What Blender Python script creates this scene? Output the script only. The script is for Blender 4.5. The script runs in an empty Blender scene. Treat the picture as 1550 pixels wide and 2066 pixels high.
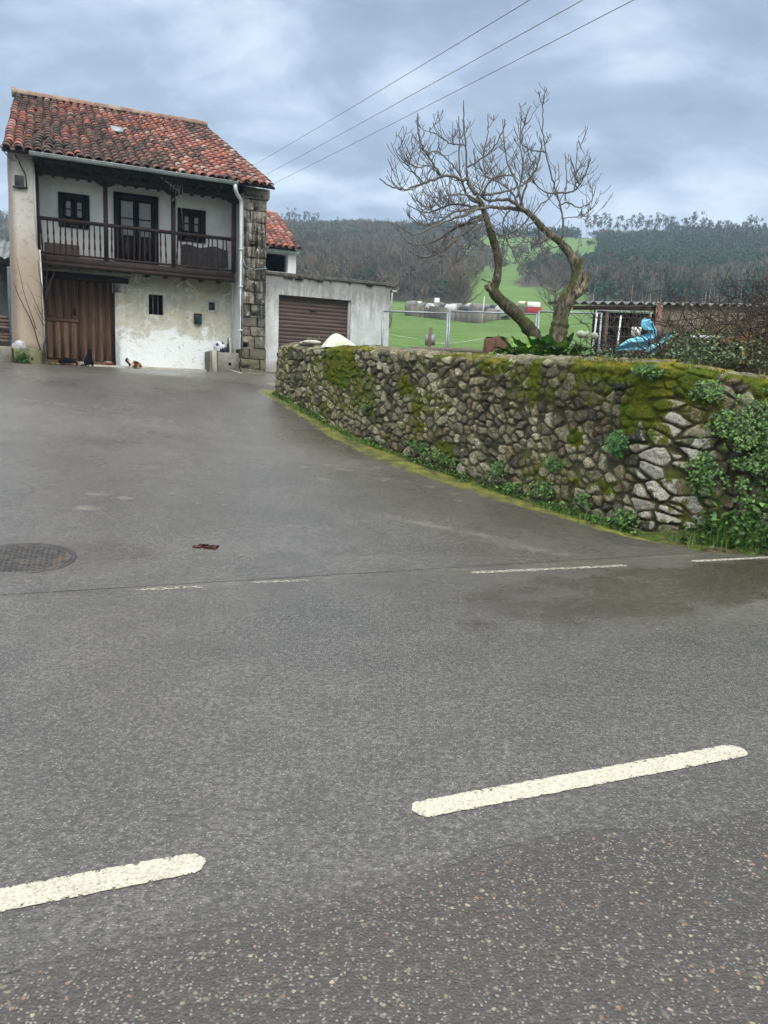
import bpy, math, random
import numpy as np
from math import radians as R, sin, cos, pi
random.seed(7); rng = np.random.default_rng(7)
sc = bpy.context.scene
# ------------------------------------------------------------------ camera
F, PITCH, ROLL, EYE = 1552.0, R(8.5), R(2.0), 1.5
_up = np.array([sin(ROLL)*cos(PITCH), -sin(PITCH), cos(ROLL)*cos(PITCH)])
_fw = np.array([0, 1, 0]) - _up*_up[1]; _fw /= np.linalg.norm(_fw); _rt = np.cross(_fw, _up)
CM = np.array([_rt, _fw, _up])
from mathutils import Matrix, Vector
cam = bpy.data.objects.new('camera', bpy.data.cameras.new('camera')); sc.collection.objects.link(cam)
cx = CM @ np.array([1, 0, 0]); cy = CM @ np.array([0, 0, 1]); cz = CM @ np.array([0, -1, 0])
mw = Matrix(((cx[0], cy[0], cz[0], 0), (cx[1], cy[1], cz[1], 0), (cx[2], cy[2], cz[2], EYE), (0, 0, 0, 1)))
cam.matrix_world = mw
cam.data.sensor_fit = 'VERTICAL'; cam.data.sensor_height = 36.0; cam.data.lens = F/2066*36.0
cam.data.clip_end = 6000; cam.data.clip_start = 0.05
sc.camera = cam
# ------------------------------------------------------------------ world, sun, exposure
sc.view_settings.view_transform = 'Standard'; sc.view_settings.look = 'None'
sc.view_settings.exposure = 0.35; sc.view_settings.gamma = 1.0
SUN_EL, SUN_AZ = R(48), R(160)      # azimuth from +Y clockwise
world = bpy.data.worlds.new("World"); sc.world = world; world.use_nodes = True
wt = world.node_tree; wt.nodes.clear()
def wn(t, **k):
    n = wt.nodes.new(t)
    for a, b in k.items(): setattr(n, a, b)
    return n
def wmath(op, a, b=None, c=None):
    n = wn('ShaderNodeMath', operation=op)
    for i, q in enumerate((a, b, c)):
        if q is None: continue
        if isinstance(q, (int, float)): n.inputs[i].default_value = q
        else: wt.links.new(q, n.inputs[i])
    return n.outputs[0]
sky = wn('ShaderNodeTexSky', sky_type='NISHITA'); sky.sun_disc = False; sky.sun_elevation = SUN_EL; sky.sun_rotation = SUN_AZ
tc = wn('ShaderNodeTexCoord'); sep = wn('ShaderNodeSeparateXYZ'); wt.links.new(tc.outputs['Generated'], sep.inputs[0])
den = wmath('ADD', wmath('MAXIMUM', sep.outputs[2], 0.0), 0.30)
comb = wn('ShaderNodeCombineXYZ')
wt.links.new(wmath('DIVIDE', sep.outputs[0], den), comb.inputs[0]); wt.links.new(wmath('DIVIDE', sep.outputs[1], den), comb.inputs[1])
mp = wn('ShaderNodeMapping'); mp.inputs['Location'].default_value = (3.1, 5.4, 0.0); mp.inputs['Rotation'].default_value = (0, 0, R(35)); mp.inputs['Scale'].default_value = (1.0, 1.35, 1)
wt.links.new(comb.outputs[0], mp.inputs[0])
n1 = wn('ShaderNodeTexNoise'); n1.inputs['Scale'].default_value = 2.4; n1.inputs['Detail'].default_value = 9; n1.inputs['Roughness'].default_value = .55; n1.inputs['Distortion'].default_value = .3
wt.links.new(mp.outputs[0], n1.inputs['Vector'])
cr = wn('ShaderNodeValToRGB'); el = cr.color_ramp.elements
el[0].position = .37; el[0].color = (.25, .325, .445, 1)
el[1].position = .65; el[1].color = (.67, .77, .89, 1)
e = el.new(.47); e.color = (.335, .42, .555, 1)
e = el.new(.54); e.color = (.46, .56, .705, 1)
wt.links.new(n1.outputs['Fac'], cr.inputs[0])
# clouds are brighter towards the zenith and towards the hidden sun behind the viewer
zen = wn('ShaderNodeMapRange', interpolation_type='SMOOTHSTEP'); wt.links.new(sep.outputs[2], zen.inputs[0])
zen.inputs['From Min'].default_value = .42; zen.inputs['From Max'].default_value = .9; zen.inputs['To Min'].default_value = 1.0; zen.inputs['To Max'].default_value = 3.6
bk = wn('ShaderNodeMapRange', interpolation_type='SMOOTHSTEP'); wt.links.new(sep.outputs[1], bk.inputs[0])
bk.inputs['From Min'].default_value = .2; bk.inputs['From Max'].default_value = -.7; bk.inputs['To Min'].default_value = 1.0; bk.inputs['To Max'].default_value = 1.9
gain = wmath('MULTIPLY', wmath('MULTIPLY', zen.outputs[0], bk.outputs[0]), 10.0)
# the high cloud deck is a neutral grey-white
ng = wn('ShaderNodeMix', data_type='RGBA'); nf = wn('ShaderNodeMapRange', interpolation_type='SMOOTHSTEP'); wt.links.new(wmath('MULTIPLY', zen.outputs[0], bk.outputs[0]), nf.inputs[0])
nf.inputs['From Min'].default_value = 1.0; nf.inputs['From Max'].default_value = 1.7; nf.inputs['To Max'].default_value = .92
wt.links.new(nf.outputs[0], ng.inputs[0]); wt.links.new(cr.outputs[0], ng.inputs[6]); ng.inputs[7].default_value = (.60, .585, .56, 1)
vs = wn('ShaderNodeVectorMath', operation='SCALE'); wt.links.new(ng.outputs[2], vs.inputs[0]); wt.links.new(gain, vs.inputs['Scale'])
mx = wn('ShaderNodeMix', data_type='RGBA'); mx.inputs[0].default_value = .93
wt.links.new(sky.outputs[0], mx.inputs[6]); wt.links.new(vs.outputs[0], mx.inputs[7])
bg = wn('ShaderNodeBackground'); bg.inputs[1].default_value = 0.1; wt.links.new(mx.outputs[2], bg.inputs[0])
wo = wn('ShaderNodeOutputWorld'); wt.links.new(bg.outputs[0], wo.inputs[0])
sun = bpy.data.objects.new('sun', bpy.data.lights.new('sun', 'SUN')); sc.collection.objects.link(sun)
sun.data.energy = 1.4; sun.data.angle = R(28); sun.data.color = (1.0, .96, .9)
sdir = Vector((sin(SUN_AZ)*cos(SUN_EL), cos(SUN_AZ)*cos(SUN_EL), sin(SUN_EL)))
sun.rotation_euler = sdir.to_track_quat('Z', 'Y').to_euler()
sc.cycles.max_bounces = 6; sc.cycles.transparent_max_bounces = 8; sc.cycles.volume_bounces = 0
# ------------------------------------------------------------------ geometry of the view
def ray(x, y): return CM @ np.array([x-775, F, -(y-1033)])
def at_y(x, y, Y):
    r = ray(x, y); return r*(Y/r[1]) + np.array([0, 0, EYE])
def at_z(x, y, z):
    r = ray(x, y); return r*((z-EYE)/r[2]) + np.array([0, 0, EYE])
# ------------------------------------------------------------------ noise
def _h(i, j, s):
    n = (i.astype(np.int64)*374761393 + j.astype(np.int64)*668265263 + s*974634777) & 0xffffffff
    n = ((n ^ (n >> 13))*1274126177) & 0xffffffff
    return ((n ^ (n >> 16)) & 0xffffff)/float(0xffffff)
def vnoise(x, y, s=0):
    i = np.floor(x); j = np.floor(y); fx = x-i; fy = y-j
    fx = fx*fx*(3-2*fx); fy = fy*fy*(3-2*fy)
    a, b, c, d = _h(i, j, s), _h(i+1, j, s), _h(i, j+1, s), _h(i+1, j+1, s)
    return (a*(1-fx)+b*fx)*(1-fy)+(c*(1-fx)+d*fx)*fy
def fbm(x, y, s=0, o=4):
    t = 0; a = .5; w = 0
    for k in range(o):
        t = t+a*vnoise(x*2**k, y*2**k, s+k); w += a; a *= .5
    return t/w
def sstep(a, b, x):
    t = np.clip((x-a)/(b-a), 0, 1); return t*t*(3-2*t)
# ------------------------------------------------------------------ mesh builder
class MB:
    def __init__(s): s.V = []; s.n = 0; s.F = {}; s.A = {}; s.cnt = []
    def add(s, v, f, **attr):
        v = np.asarray(v, float).reshape(-1, 3)
        fl = [f] if isinstance(f, np.ndarray) else None
        if fl is None:
            by = {}
            for q in f: by.setdefault(len(q), []).append(q)
            fl = [np.array(q, int) for q in by.values()]
        for a in fl:
            if len(a): s.F.setdefault(a.shape[1], []).append(a+s.n)
        s.V.append(v); s.cnt.append((s.n, len(v))); 
        for k, val in attr.items(): s.A.setdefault(k, []).append((s.n, len(v), val))
        s.n += len(v); return s
    def box(s, a, b, **at):
        x0, y0, z0 = a; x1, y1, z1 = b
        v = [(x0,y0,z0),(x1,y0,z0),(x1,y1,z0),(x0,y1,z0),(x0,y0,z1),(x1,y0,z1),(x1,y1,z1),(x0,y1,z1)]
        return s.add(v, [(0,3,2,1),(4,5,6,7),(0,1,5,4),(1,2,6,5),(2,3,7,6),(3,0,4,7)], **at)
    def bbox(s, a, b, j=0.0, ch=.01, **at):
        """box with chamfered vertical/horizontal edges (8 corner triangles left out)"""
        a = np.array(a, float); b = np.array(b, float); c = (a+b)/2; h = (b-a)/2
        ch = min(ch, h.min()*.6); pts = []; 
        for sx in (-1, 1):
            for sy in (-1, 1):
                for sz in (-1, 1):
                    k = np.array([sx, sy, sz])
                    for ax in range(3):
                        q = c+k*h; q = q-k*ch; q[ax] = c[ax]+k[ax]*h[ax]
                        pts.append(q+rng.normal(0, j, 3) if j else q)
        idx = lambda sx, sy, sz, ax: ((sx > 0)*4+(sy > 0)*2+(sz > 0))*3+ax
        f = []
        for ax in range(3):
            o = [q for q in range(3) if q != ax]
            for sg in (-1, 1):
                q = []
                for p1, p2 in ((-1, -1), (1, -1), (1, 1), (-1, 1)):
                    k = [0, 0, 0]; k[ax] = sg; k[o[0]] = p1; k[o[1]] = p2; q.append(idx(*k, ax))
                if (sg < 0) != (ax == 1): q = q[::-1]
                f.append(tuple(q))
        for ax in range(3):
            o = [q for q in range(3) if q != ax]
            for p1 in (-1, 1):
                for p2 in (-1, 1):
                    k0 = [0, 0, 0]; k0[o[0]] = p1; k0[o[1]] = p2; k1 = list(k0); k0[ax] = -1; k1[ax] = 1
                    f.append((idx(*k0, o[0]), idx(*k1, o[0]), idx(*k1, o[1]), idx(*k0, o[1])))
        for sx in (-1, 1):
            for sy in (-1, 1):
                for sz in (-1, 1): f.append((idx(sx,sy,sz,0), idx(sx,sy,sz,1), idx(sx,sy,sz,2)))
        return s.add(np.array(pts), f, **at)
    def tube(s, P, rad, n=6, cap=True, **at):
        P = np.asarray(P, float); m = len(P); rad = np.broadcast_to(np.asarray(rad, float), (m,))
        T = np.gradient(P, axis=0); T /= np.linalg.norm(T, axis=1)[:, None]+1e-9
        ref = np.array([0, 0, 1.]) if abs(T[:, 2]).mean() < .8 else np.array([1., 0, 0])
        A = np.cross(T, ref); A /= np.linalg.norm(A, axis=1)[:, None]+1e-9; B = np.cross(T, A)
        an = np.linspace(0, 2*pi, n, endpoint=False)
        v = P[:, None, :]+rad[:, None, None]*(np.cos(an)[None, :, None]*A[:, None, :]+np.sin(an)[None, :, None]*B[:, None, :])
        i = np.arange(m-1)[:, None]*n; j = np.arange(n)[None, :]; j2 = (j+1) % n
        f = np.stack([i+j, i+j2, i+n+j2, i+n+j], -1).reshape(-1, 4)
        s.add(v.reshape(-1, 3), f, **at)
        if cap and n > 3:
            s.F.setdefault(n, []).append(np.array([list(range(n))[::-1], list(range((m-1)*n, m*n))])+s.n-m*n)
        return s
    def grid(s, X, Y, Z, **at):
        a, b = X.shape
        i = np.arange(a-1)[:, None]*b; j = np.arange(b-1)[None, :]
        f = np.stack([i+j, i+j+1, i+b+j+1, i+b+j], -1).reshape(-1, 4)
        return s.add(np.stack([X, Y, Z], -1).reshape(-1, 3), f, **{k: (np.asarray(v).reshape(-1) if np.asarray(v).ndim == 2 else np.asarray(v).reshape(-1, 3)) for k, v in at.items()})
    def lathe(s, c, prof, n=16, **at):
        an = np.linspace(0, 2*pi, n, endpoint=False); v = []
        for r, z in prof: v.append(np.stack([c[0]+r*np.cos(an), c[1]+r*np.sin(an), np.full(n, c[2]+z)], -1))
        m = len(prof); i = np.arange(m-1)[:, None]*n; j = np.arange(n)[None, :]; j2 = (j+1) % n
        f = np.stack([i+j, i+j2, i+n+j2, i+n+j], -1).reshape(-1, 4)
        return s.add(np.concatenate(v), f, **at)
    def build(s, name, mat, parent=None, off=(0, 0, 0), smooth=False, flip=False):
        V = np.concatenate(s.V)-np.array(off, float)
        me = bpy.data.meshes.new(name)
        sizes = sorted(s.F); idx = []; tot = []
        for k in sizes:
            a = np.concatenate(s.F[k]); 
            if flip: a = a[:, ::-1]
            idx.append(a.reshape(-1)); tot.append(np.full(len(a), k))
        idx = np.concatenate(idx); tot = np.concatenate(tot)
        me.vertices.add(len(V)); me.vertices.foreach_set('co', V.reshape(-1).astype(np.float32))
        me.loops.add(len(idx)); me.loops.foreach_set('vertex_index', idx.astype(np.int32))
        me.polygons.add(len(tot)); me.polygons.foreach_set('loop_start', np.concatenate([[0], np.cumsum(tot)[:-1]]).astype(np.int32))
        me.polygons.foreach_set('loop_total', tot.astype(np.int32))
        me.update(calc_edges=True)
        if smooth: me.polygons.foreach_set('use_smooth', np.ones(len(tot), bool))
        for k, lst in s.A.items():
            dim = 3 if np.asarray(lst[0][2]).shape[-1:] == (3,) else 1
            if dim == 3:
                arr = np.ones((len(V), 4), np.float32); 
                for o, n, val in lst: arr[o:o+n, :3] = val
                at = me.attributes.new(k, 'FLOAT_COLOR', 'POINT'); at.data.foreach_set('color', arr.reshape(-1))
            else:
                arr = np.zeros(len(V), np.float32)
                for o, n, val in lst: arr[o:o+n] = val
                at = me.attributes.new(k, 'FLOAT', 'POINT'); at.data.foreach_set('value', arr)
        me.validate()
        if mat: me.materials.append(mat)
        o = bpy.data.objects.new(name, me); sc.collection.objects.link(o)
        if parent is not None: o.parent = parent
        else: o.location = off
        return o
def tag(o, label=None, cat=None, group=None, kind=None):
    if label: o['label'] = label
    if cat: o['category'] = cat
    if group: o['group'] = group
    if kind: o['kind'] = kind
    return o
def thing(name, label, cat, loc=(0, 0, 0), rz=0, group=None):
    o = bpy.data.objects.new(name, None); sc.collection.objects.link(o); o.empty_display_size = .2
    o.location = loc; o.rotation_euler = (0, 0, rz); return tag(o, label, cat, group)
# ------------------------------------------------------------------ materials
class NT:
    def __init__(s, name, rough=.8, spec=.3):
        m = bpy.data.materials.new(name); m.use_nodes = True; s.m = m; s.t = m.node_tree
        s.b = s.t.nodes['Principled BSDF']; s.b.inputs['Roughness'].default_value = rough; s.b.inputs['Specular IOR Level'].default_value = spec
        s.geo = None
    def new(s, t, **k):
        n = s.t.nodes.new(t)
        for a, b in k.items(): setattr(n, a, b)
        return n
    def L(s, a, b): s.t.links.new(a, b)
    def put(s, q, sock):
        if q is None: return
        if isinstance(q, bpy.types.NodeSocket): s.L(q, sock)
        elif isinstance(q, (tuple, list)): sock.default_value = (*q, 1) if (len(q) == 3 and len(sock.default_value) == 4) else q
        else: sock.default_value = q
    def obj(s):
        if s.geo is None: s.geo = s.new('ShaderNodeTexCoord')
        return s.geo.outputs['Object']
    def map(s, scale=(1, 1, 1), rot=(0, 0, 0), loc=(0, 0, 0), src=None):
        n = s.new('ShaderNodeMapping'); s.L(src or s.obj(), n.inputs[0])
        n.inputs['Scale'].default_value = scale; n.inputs['Rotation'].default_value = rot; n.inputs['Location'].default_value = loc
        return n.outputs[0]
    def noise(s, scale, detail=4, rough=.55, vec=None, dist=0):
        n = s.new('ShaderNodeTexNoise'); s.L(vec or s.obj(), n.inputs['Vector'])
        n.inputs['Scale'].default_value = scale; n.inputs['Detail'].default_value = detail; n.inputs['Roughness'].default_value = rough; n.inputs['Distortion'].default_value = dist
        return n.outputs['Fac']
    def voro(s, scale, vec=None, feature='F1', out='Distance', rnd=1):
        n = s.new('ShaderNodeTexVoronoi', feature=feature); s.L(vec or s.obj(), n.inputs['Vector']); n.inputs['Scale'].default_value = scale
        n.inputs['Randomness'].default_value = rnd
        return n.outputs[out]
    def mr(s, v, a, b, c=0., d=1., smooth=True):
        n = s.new('ShaderNodeMapRange', interpolation_type='SMOOTHSTEP' if smooth else 'LINEAR'); s.put(v, n.inputs[0])
        for i, q in zip(('From Min', 'From Max', 'To Min', 'To Max'), (a, b, c, d)): n.inputs[i].default_value = q
        return n.outputs[0]
    def math(s, op, a, b=None, clamp=False):
        n = s.new('ShaderNodeMath', operation=op); n.use_clamp = clamp; s.put(a, n.inputs[0]); s.put(b, n.inputs[1]); return n.outputs[0]
    def mix(s, f, a, b, mode='MIX'):
        n = s.new('ShaderNodeMix', data_type='RGBA', blend_type=mode); s.put(f, n.inputs[0]); s.put(a, n.inputs[6]); s.put(b, n.inputs[7]); return n.outputs[2]
    def attr(s, name, out='Fac'):
        n = s.new('ShaderNodeAttribute'); n.attribute_name = name; return n.outputs[out]
    def sepz(s, src=None, i=2):
        n = s.new('ShaderNodeSeparateXYZ'); s.L(src or s.obj(), n.inputs[0]); return n.outputs[i]
    def col(s, c): s.put(c, s.b.inputs['Base Color']); return s
    def rough(s, c): s.put(c, s.b.inputs['Roughness']); return s
    def bump(s, h, strength=.4, dist=.01, normal=None):
        n = s.new('ShaderNodeBump'); n.inputs['Strength'].default_value = strength; n.inputs['Distance'].default_value = dist; s.put(h, n.inputs['Height'])
        if normal: s.L(normal, n.inputs['Normal'])
        s.L(n.outputs[0], s.b.inputs['Normal']); return n.outputs[0]
def simple(name, c, rough=.7, var=.25, scale=8, spec=.3, bump=.15, metal=0, dirt=None, stretch=(1, 1, 1)):
    t = NT(name, rough, spec); v = t.map(scale=stretch)
    n = t.noise(scale, 5, .6, v); n2 = t.noise(scale*6, 3, .6, v)
    d = tuple(q*(1-var) for q in c); u = tuple(min(1, q*(1+var)) for q in c)
    k = t.mix(t.mr(n, .3, .7), d, u)
    if dirt: k = t.mix(t.mr(t.noise(scale*.5, 5, .65, v), .5, .68), k, dirt)
    t.col(t.mix(t.mr(n2, .35, .75, 0, .35), k, d)); t.bump(n2, bump, .004)
    if metal: t.b.inputs['Metallic'].default_value = metal
    return t.m
def vcol(name, rough=.6, spec=.3, nscale=60, amt=.5, bump=.2, two=False):
    t = NT(name, rough, spec); c = t.attr('col', 'Color'); n = t.noise(nscale, 4, .6)
    dark = t.mix(1.0, c, (.55, .55, .55), 'MULTIPLY')
    t.col(t.mix(t.mr(n, .35, .7, 0, amt), c, dark)); t.bump(n, bump, .005)
    return t.m
M = {}
M['dark_wood'] = simple('dark_wood', (.026, .015, .013), .75, .4, 6, stretch=(1, 1, .15))
M['window_wood'] = simple('window_wood', (.012, .010, .012), .5, .4, 6)
M['soffit'] = simple('soffit_boards', (.020, .018, .020), .8, .4, 4)
M['pane'] = simple('curtained_glass', (.10, .115, .12), .12, .25, 3, spec=.6, bump=0)
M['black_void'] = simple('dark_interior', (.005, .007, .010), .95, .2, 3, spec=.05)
M['zinc'] = simple('painted_gutter', (.30, .34, .33), .45, .2, 5, spec=.4)
M['white_paint'] = simple('white_pipe_paint', (.58, .63, .63), .45, .12, 4, dirt=(.35, .36, .33))
M['brown_steel'] = None
M['grey_concrete'] = simple('grey_concrete', (.20, .19, .165), .9, .3, 5, dirt=(.09, .09, .07), bump=.3)
M['pale_concrete'] = simple('pale_concrete', (.33, .32, .27), .9, .25, 4, dirt=(.17, .16, .12), bump=.3)
M['galv'] = simple('galvanised_steel', (.25, .28, .30), .4, .15, 10, spec=.5, metal=.5)
M['blackfur'] = simple('black_fur', (.006, .006, .008), .95, .4, 40, spec=.05)
M['white_plastic'] = simple('white_plastic', (.62, .63, .60), .4, .12, 10)
M['red_plastic'] = simple('red_plastic', (.30, .02, .025), .4, .1, 10)
M['dark_cloth'] = simple('dark_cloth', (.030, .030, .033), .9, .4, 9)
M['brown_board'] = simple('brown_board', (.10, .068, .052), .7, .2, 5)
M['mail_green'] = simple('mailbox_green', (.030, .050, .050), .35, .15, 6, spec=.5)
M['leaf'] = vcol('leaf_green', .45, .35, 30, .35, .1)
M['twig'] = vcol('bark', .85, .15, 40, .6, .5)
M['cable'] = simple('cable_black', (.05, .05, .055), .6, .1, 5)
M['line'] = simple('aluminium_line', (.26, .29, .33), .6, .1, 5)
M['blue_plastic'] = simple('blue_plastic', (.15, .50, .68), .45, .2, 5, spec=.5)
M['cloth_white'] = simple('white_sheet', (.60, .63, .52), .7, .2, 6, dirt=(.40, .42, .30))
M['fibre'] = simple('fibre_cement', (.20, .20, .20), .85, .3, 4, dirt=(.07, .08, .08), bump=.3)
M['blocks'] = None
# tiles
t = NT('clay_tiles', .8, .25); c = t.attr('col', 'Color'); n = t.noise(14, 5, .65); n2 = t.noise(55, 3, .6)
k = t.mix(t.mr(n, .48, .64, 0, .5), c, (.060, .050, .048)); k = t.mix(t.mr(n2, .55, .72, 0, .5), k, (.30, .24, .20))
t.col(k); t.bump(n2, .4, .006); M['tile'] = t.m
# lower plaster: lime wash peeling over ochre render
t = NT('limewash_peeling', .9, .15); z = t.sepz(); x = t.sepz(i=0)
w = t.noise(1.1, 5, .6, dist=.6); w2 = t.noise(3.2, 6, .65, dist=.8); w3 = t.noise(22, 4, .6)
h = t.math('ADD', z, t.math('MULTIPLY', t.math('SUBTRACT', w, .5), 2.6))
h = t.math('ADD', h, t.math('MULTIPLY', t.math('SUBTRACT', w2, .5), .7))
up = t.mr(t.math('ADD', h, t.math('MULTIPLY', t.math('SUBTRACT', w3, .5), .5)), .80, 1.35)
ochre = t.mix(t.mr(w2, .3, .7), (.44, .425, .34), (.58, .575, .49)); ochre = t.mix(t.mr(t.noise(2.0, 4, .6, t.map(loc=(4, 2, 1))), .5, .7, 0, .6), ochre, (.58, .49, .33))
white = t.mix(t.mr(w3, .35, .7, 0, .5), (.80, .84, .84), (.62, .65, .63))
k = t.mix(up, white, ochre)
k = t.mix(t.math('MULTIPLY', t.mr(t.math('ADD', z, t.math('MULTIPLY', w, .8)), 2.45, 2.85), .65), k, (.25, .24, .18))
pk = t.noise(5.5, 6, .7, t.map(scale=(1, 1, 1.6)), .9); k = t.mix(t.mr(pk, .60, .65, 0, .75), k, (.33, .29, .22)); k = t.mix(t.mr(t.noise(2.3, 6, .7, t.map(loc=(7, 3, 2)), 1.2), .56, .60, 0, .6), k, (.70, .70, .64)); k = t.mix(t.mr(t.noise(13, 5, .7, t.map(loc=(2, 3, 7))), .66, .69, 0, .8), k, (.16, .14, .11))
ed = t.math('MULTIPLY', t.mr(t.math('ABSOLUTE', t.math('SUBTRACT', h, 1.1)), .0, .10, 1, 0), .3); k = t.mix(ed, k, (.28, .25, .16))
t.col(k); t.bump(t.math('ADD', t.math('MULTIPLY', up, -.6), w3), .6, .012); M['limewash'] = t.m
# upper white wall
t = NT('upper_white_plaster', .85, .2); n = t.noise(1.3, 5, .6); n2 = t.noise(5, 6, .6, t.map(scale=(1, 1, .25)))
k = t.mix(t.mr(n, .35, .7), (.64, .65, .64), (.78, .79, .80)); k = t.mix(t.mr(n2, .56, .72, 0, .5), k, (.45, .44, .40)); t.col(k); t.bump(n2, .2, .006); M['upper_white'] = t.m
# beige rendered pier
t = NT('pier_render', .9, .15); z = t.sepz(); n = t.noise(1.6, 5, .6, dist=.4); n2 = t.noise(7, 6, .65)
k = t.mix(t.mr(t.math('ADD', z, t.math('MULTIPLY', n, 2)), 3.2, 4.6), (.36, .295, .225), (.47, .455, .42))
k = t.mix(t.mr(n2, .5, .68, 0, .6), k, (.26, .215, .17)); x = t.sepz(i=0)
k = t.mix(t.math('MULTIPLY', t.mr(t.math('ADD', x, t.math('MULTIPLY', n2, .25)), .16, .32, 1, 0), .7), k, (.14, .12, .10))
k = t.mix(t.math('MULTIPLY', t.mr(t.math('ADD', z, n), .75, 1.1, 1, 0), .85), k, (.12, .115, .06)); t.col(k); t.bump(n2, .5, .012); M['pier_render'] = t.m
# ashlar pier
t = NT('ashlar', .95, .15); c = t.attr('col', 'Color'); z = t.sepz(); n = t.noise(2.2, 6, .65, dist=.5); n2 = t.noise(16, 5, .65); st = t.noise(5, 5, .6, t.map(scale=(2.2, 1, .18)))
k = t.mix(t.mr(n2, .35, .7, 0, .7), c, t.mix(1, c, (.45, .45, .42), 'MULTIPLY'))
dk = t.math('MULTIPLY', t.mr(st, .38, .58), t.mr(t.math('ADD', z, n), 5.5, 4.6)); k = t.mix(t.math('MULTIPLY', dk, t.mr(t.math('ADD', z, n), 1.7, 2.6, .2, .93)), k, (.028, .027, .026))
k = t.mix(t.mr(t.noise(6.5, 6, .7, t.map(loc=(1, 5, 3))), .60, .66, 0, .85), k, (.46, .45, .39)); k = t.mix(t.mr(t.noise(5, 6, .7, t.map(loc=(9, 5, 3))), .52, .62, 0, .7), k, (.035, .034, .030))
k = t.mix(t.math('MULTIPLY', t.mr(z, .3, .9, 1, 0), .6), k, (.10, .095, .045)); t.col(k); t.bump(n2, .7, .02); M['ashlar'] = t.m
# garage plaster
t = NT('garage_plaster', .9, .15); z = t.sepz(); st = t.noise(3.2, 6, .7, t.map(scale=(2.2, 1, .3))); n = t.noise(1.8, 5, .65); n3 = t.noise(14, 5, .7, t.map(scale=(1, 1, .5)))
k = t.mix(t.mr(n, .35, .7), (.44, .46, .455), (.60, .63, .63))
hh = t.math('ADD', t.math('MULTIPLY', z, .36), t.math('ADD', st, t.math('MULTIPLY', n3, .5)))
k = t.mix(t.mr(hh, 1.25, 1.75, 0, .8), k, (.16, .16, .15))
k = t.mix(t.mr(n3, .58, .72, 0, .5), k, (.30, .29, .25)); k = t.mix(t.math('MULTIPLY', t.mr(t.math('ADD', z, t.math('MULTIPLY', n, .8)), .4, .9, 1, 0), .6), k, (.22, .21, .16))
t.col(k); t.bump(n3, .3, .01); M['garage_white'] = t.m
# barn door wood
t = NT('barn_door_wood', .65, .25); v = t.map(scale=(9, 9, .7)); n = t.noise(2.5, 6, .65, v); n2 = t.noise(1.1, 3, .5)
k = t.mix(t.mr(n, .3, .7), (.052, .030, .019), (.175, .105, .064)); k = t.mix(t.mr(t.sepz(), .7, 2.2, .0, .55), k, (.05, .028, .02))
t.col(k); t.bump(n, .3, .006); M['barn_door'] = t.m
t = NT('roller_door_steel', .5, .35); n = t.noise(2.5, 5, .6, t.map(scale=(.6, 1, 3))); t.col(t.mix(t.mr(n, .35, .7), (.052, .034, .028), (.085, .055, .045))); M['roller'] = t.m
t = NT('block_wall', .95, .1); b = t.new('ShaderNodeTexBrick'); t.L(t.map(rot=(R(90), 0, 0)), b.inputs['Vector']); b.inputs['Scale'].default_value = 1.0
b.inputs['Brick Width'].default_value = .9; b.inputs['Row Height'].default_value = .28; b.inputs['Mortar Size'].default_value = .012
b.inputs['Color1'].default_value = (.19, .165, .12, 1); b.inputs['Color2'].default_value = (.24, .205, .15, 1); b.inputs['Mortar'].default_value = (.16, .145, .11, 1)
n = t.noise(2.2, 5, .6); t.col(t.mix(t.mr(n, .4, .7, 0, .6), b.outputs['Color'], (.15, .135, .10))); M['blocks'] = t.m
# ------------------------------------------------------------------ road direction, driveway profile
RD = R(23.0); RU = np.array([cos(RD), sin(RD)]); RN = np.array([-sin(RD), cos(RD)])
def prof(s):
    ks = np.arange(-3, 30, .05)
    z = np.interp(ks, [5.9, 6.7, 7.5, 9.3, 10.4, 12.9, 14.3, 16.1, 18, 20, 22, 24], [0, .03, .11, .28, .41, .76, 1.09, 1.52, 1.80, 1.95, 2.03, 2.05])
    k = np.ones(13)/13; z2 = np.convolve(np.pad(z, 6, 'edge'), k, 'valid')
    return np.interp(s, ks, z2)
def gz(x, y): return prof(-np.asarray(x)*sin(RD)+np.asarray(y)*cos(RD))
# wall front line
W0 = np.array([-2.39, 16.48]); W1 = np.array([2.95, 8.73])
WPTS = np.array([W0, (W0+W1)/2+np.array([.0, .0]), [2.74, 9.04], [2.92, 8.78], [3.02, 8.66], [3.11, 8.595], [4.25, 8.37], [5.6, 8.75], [8.2, 9.8]])
def wall_dist(x, y):
    d = np.full(np.shape(x), 1e9)
    for a, b in zip(WPTS[:-1], WPTS[1:]):
        ab = b-a; q = np.clip(((x-a[0])*ab[0]+(y-a[1])*ab[1])/(ab@ab), 0, 1)
        d = np.minimum(d, np.hypot(x-a[0]-q*ab[0], y-a[1]-q*ab[1]))
    return d
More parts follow.
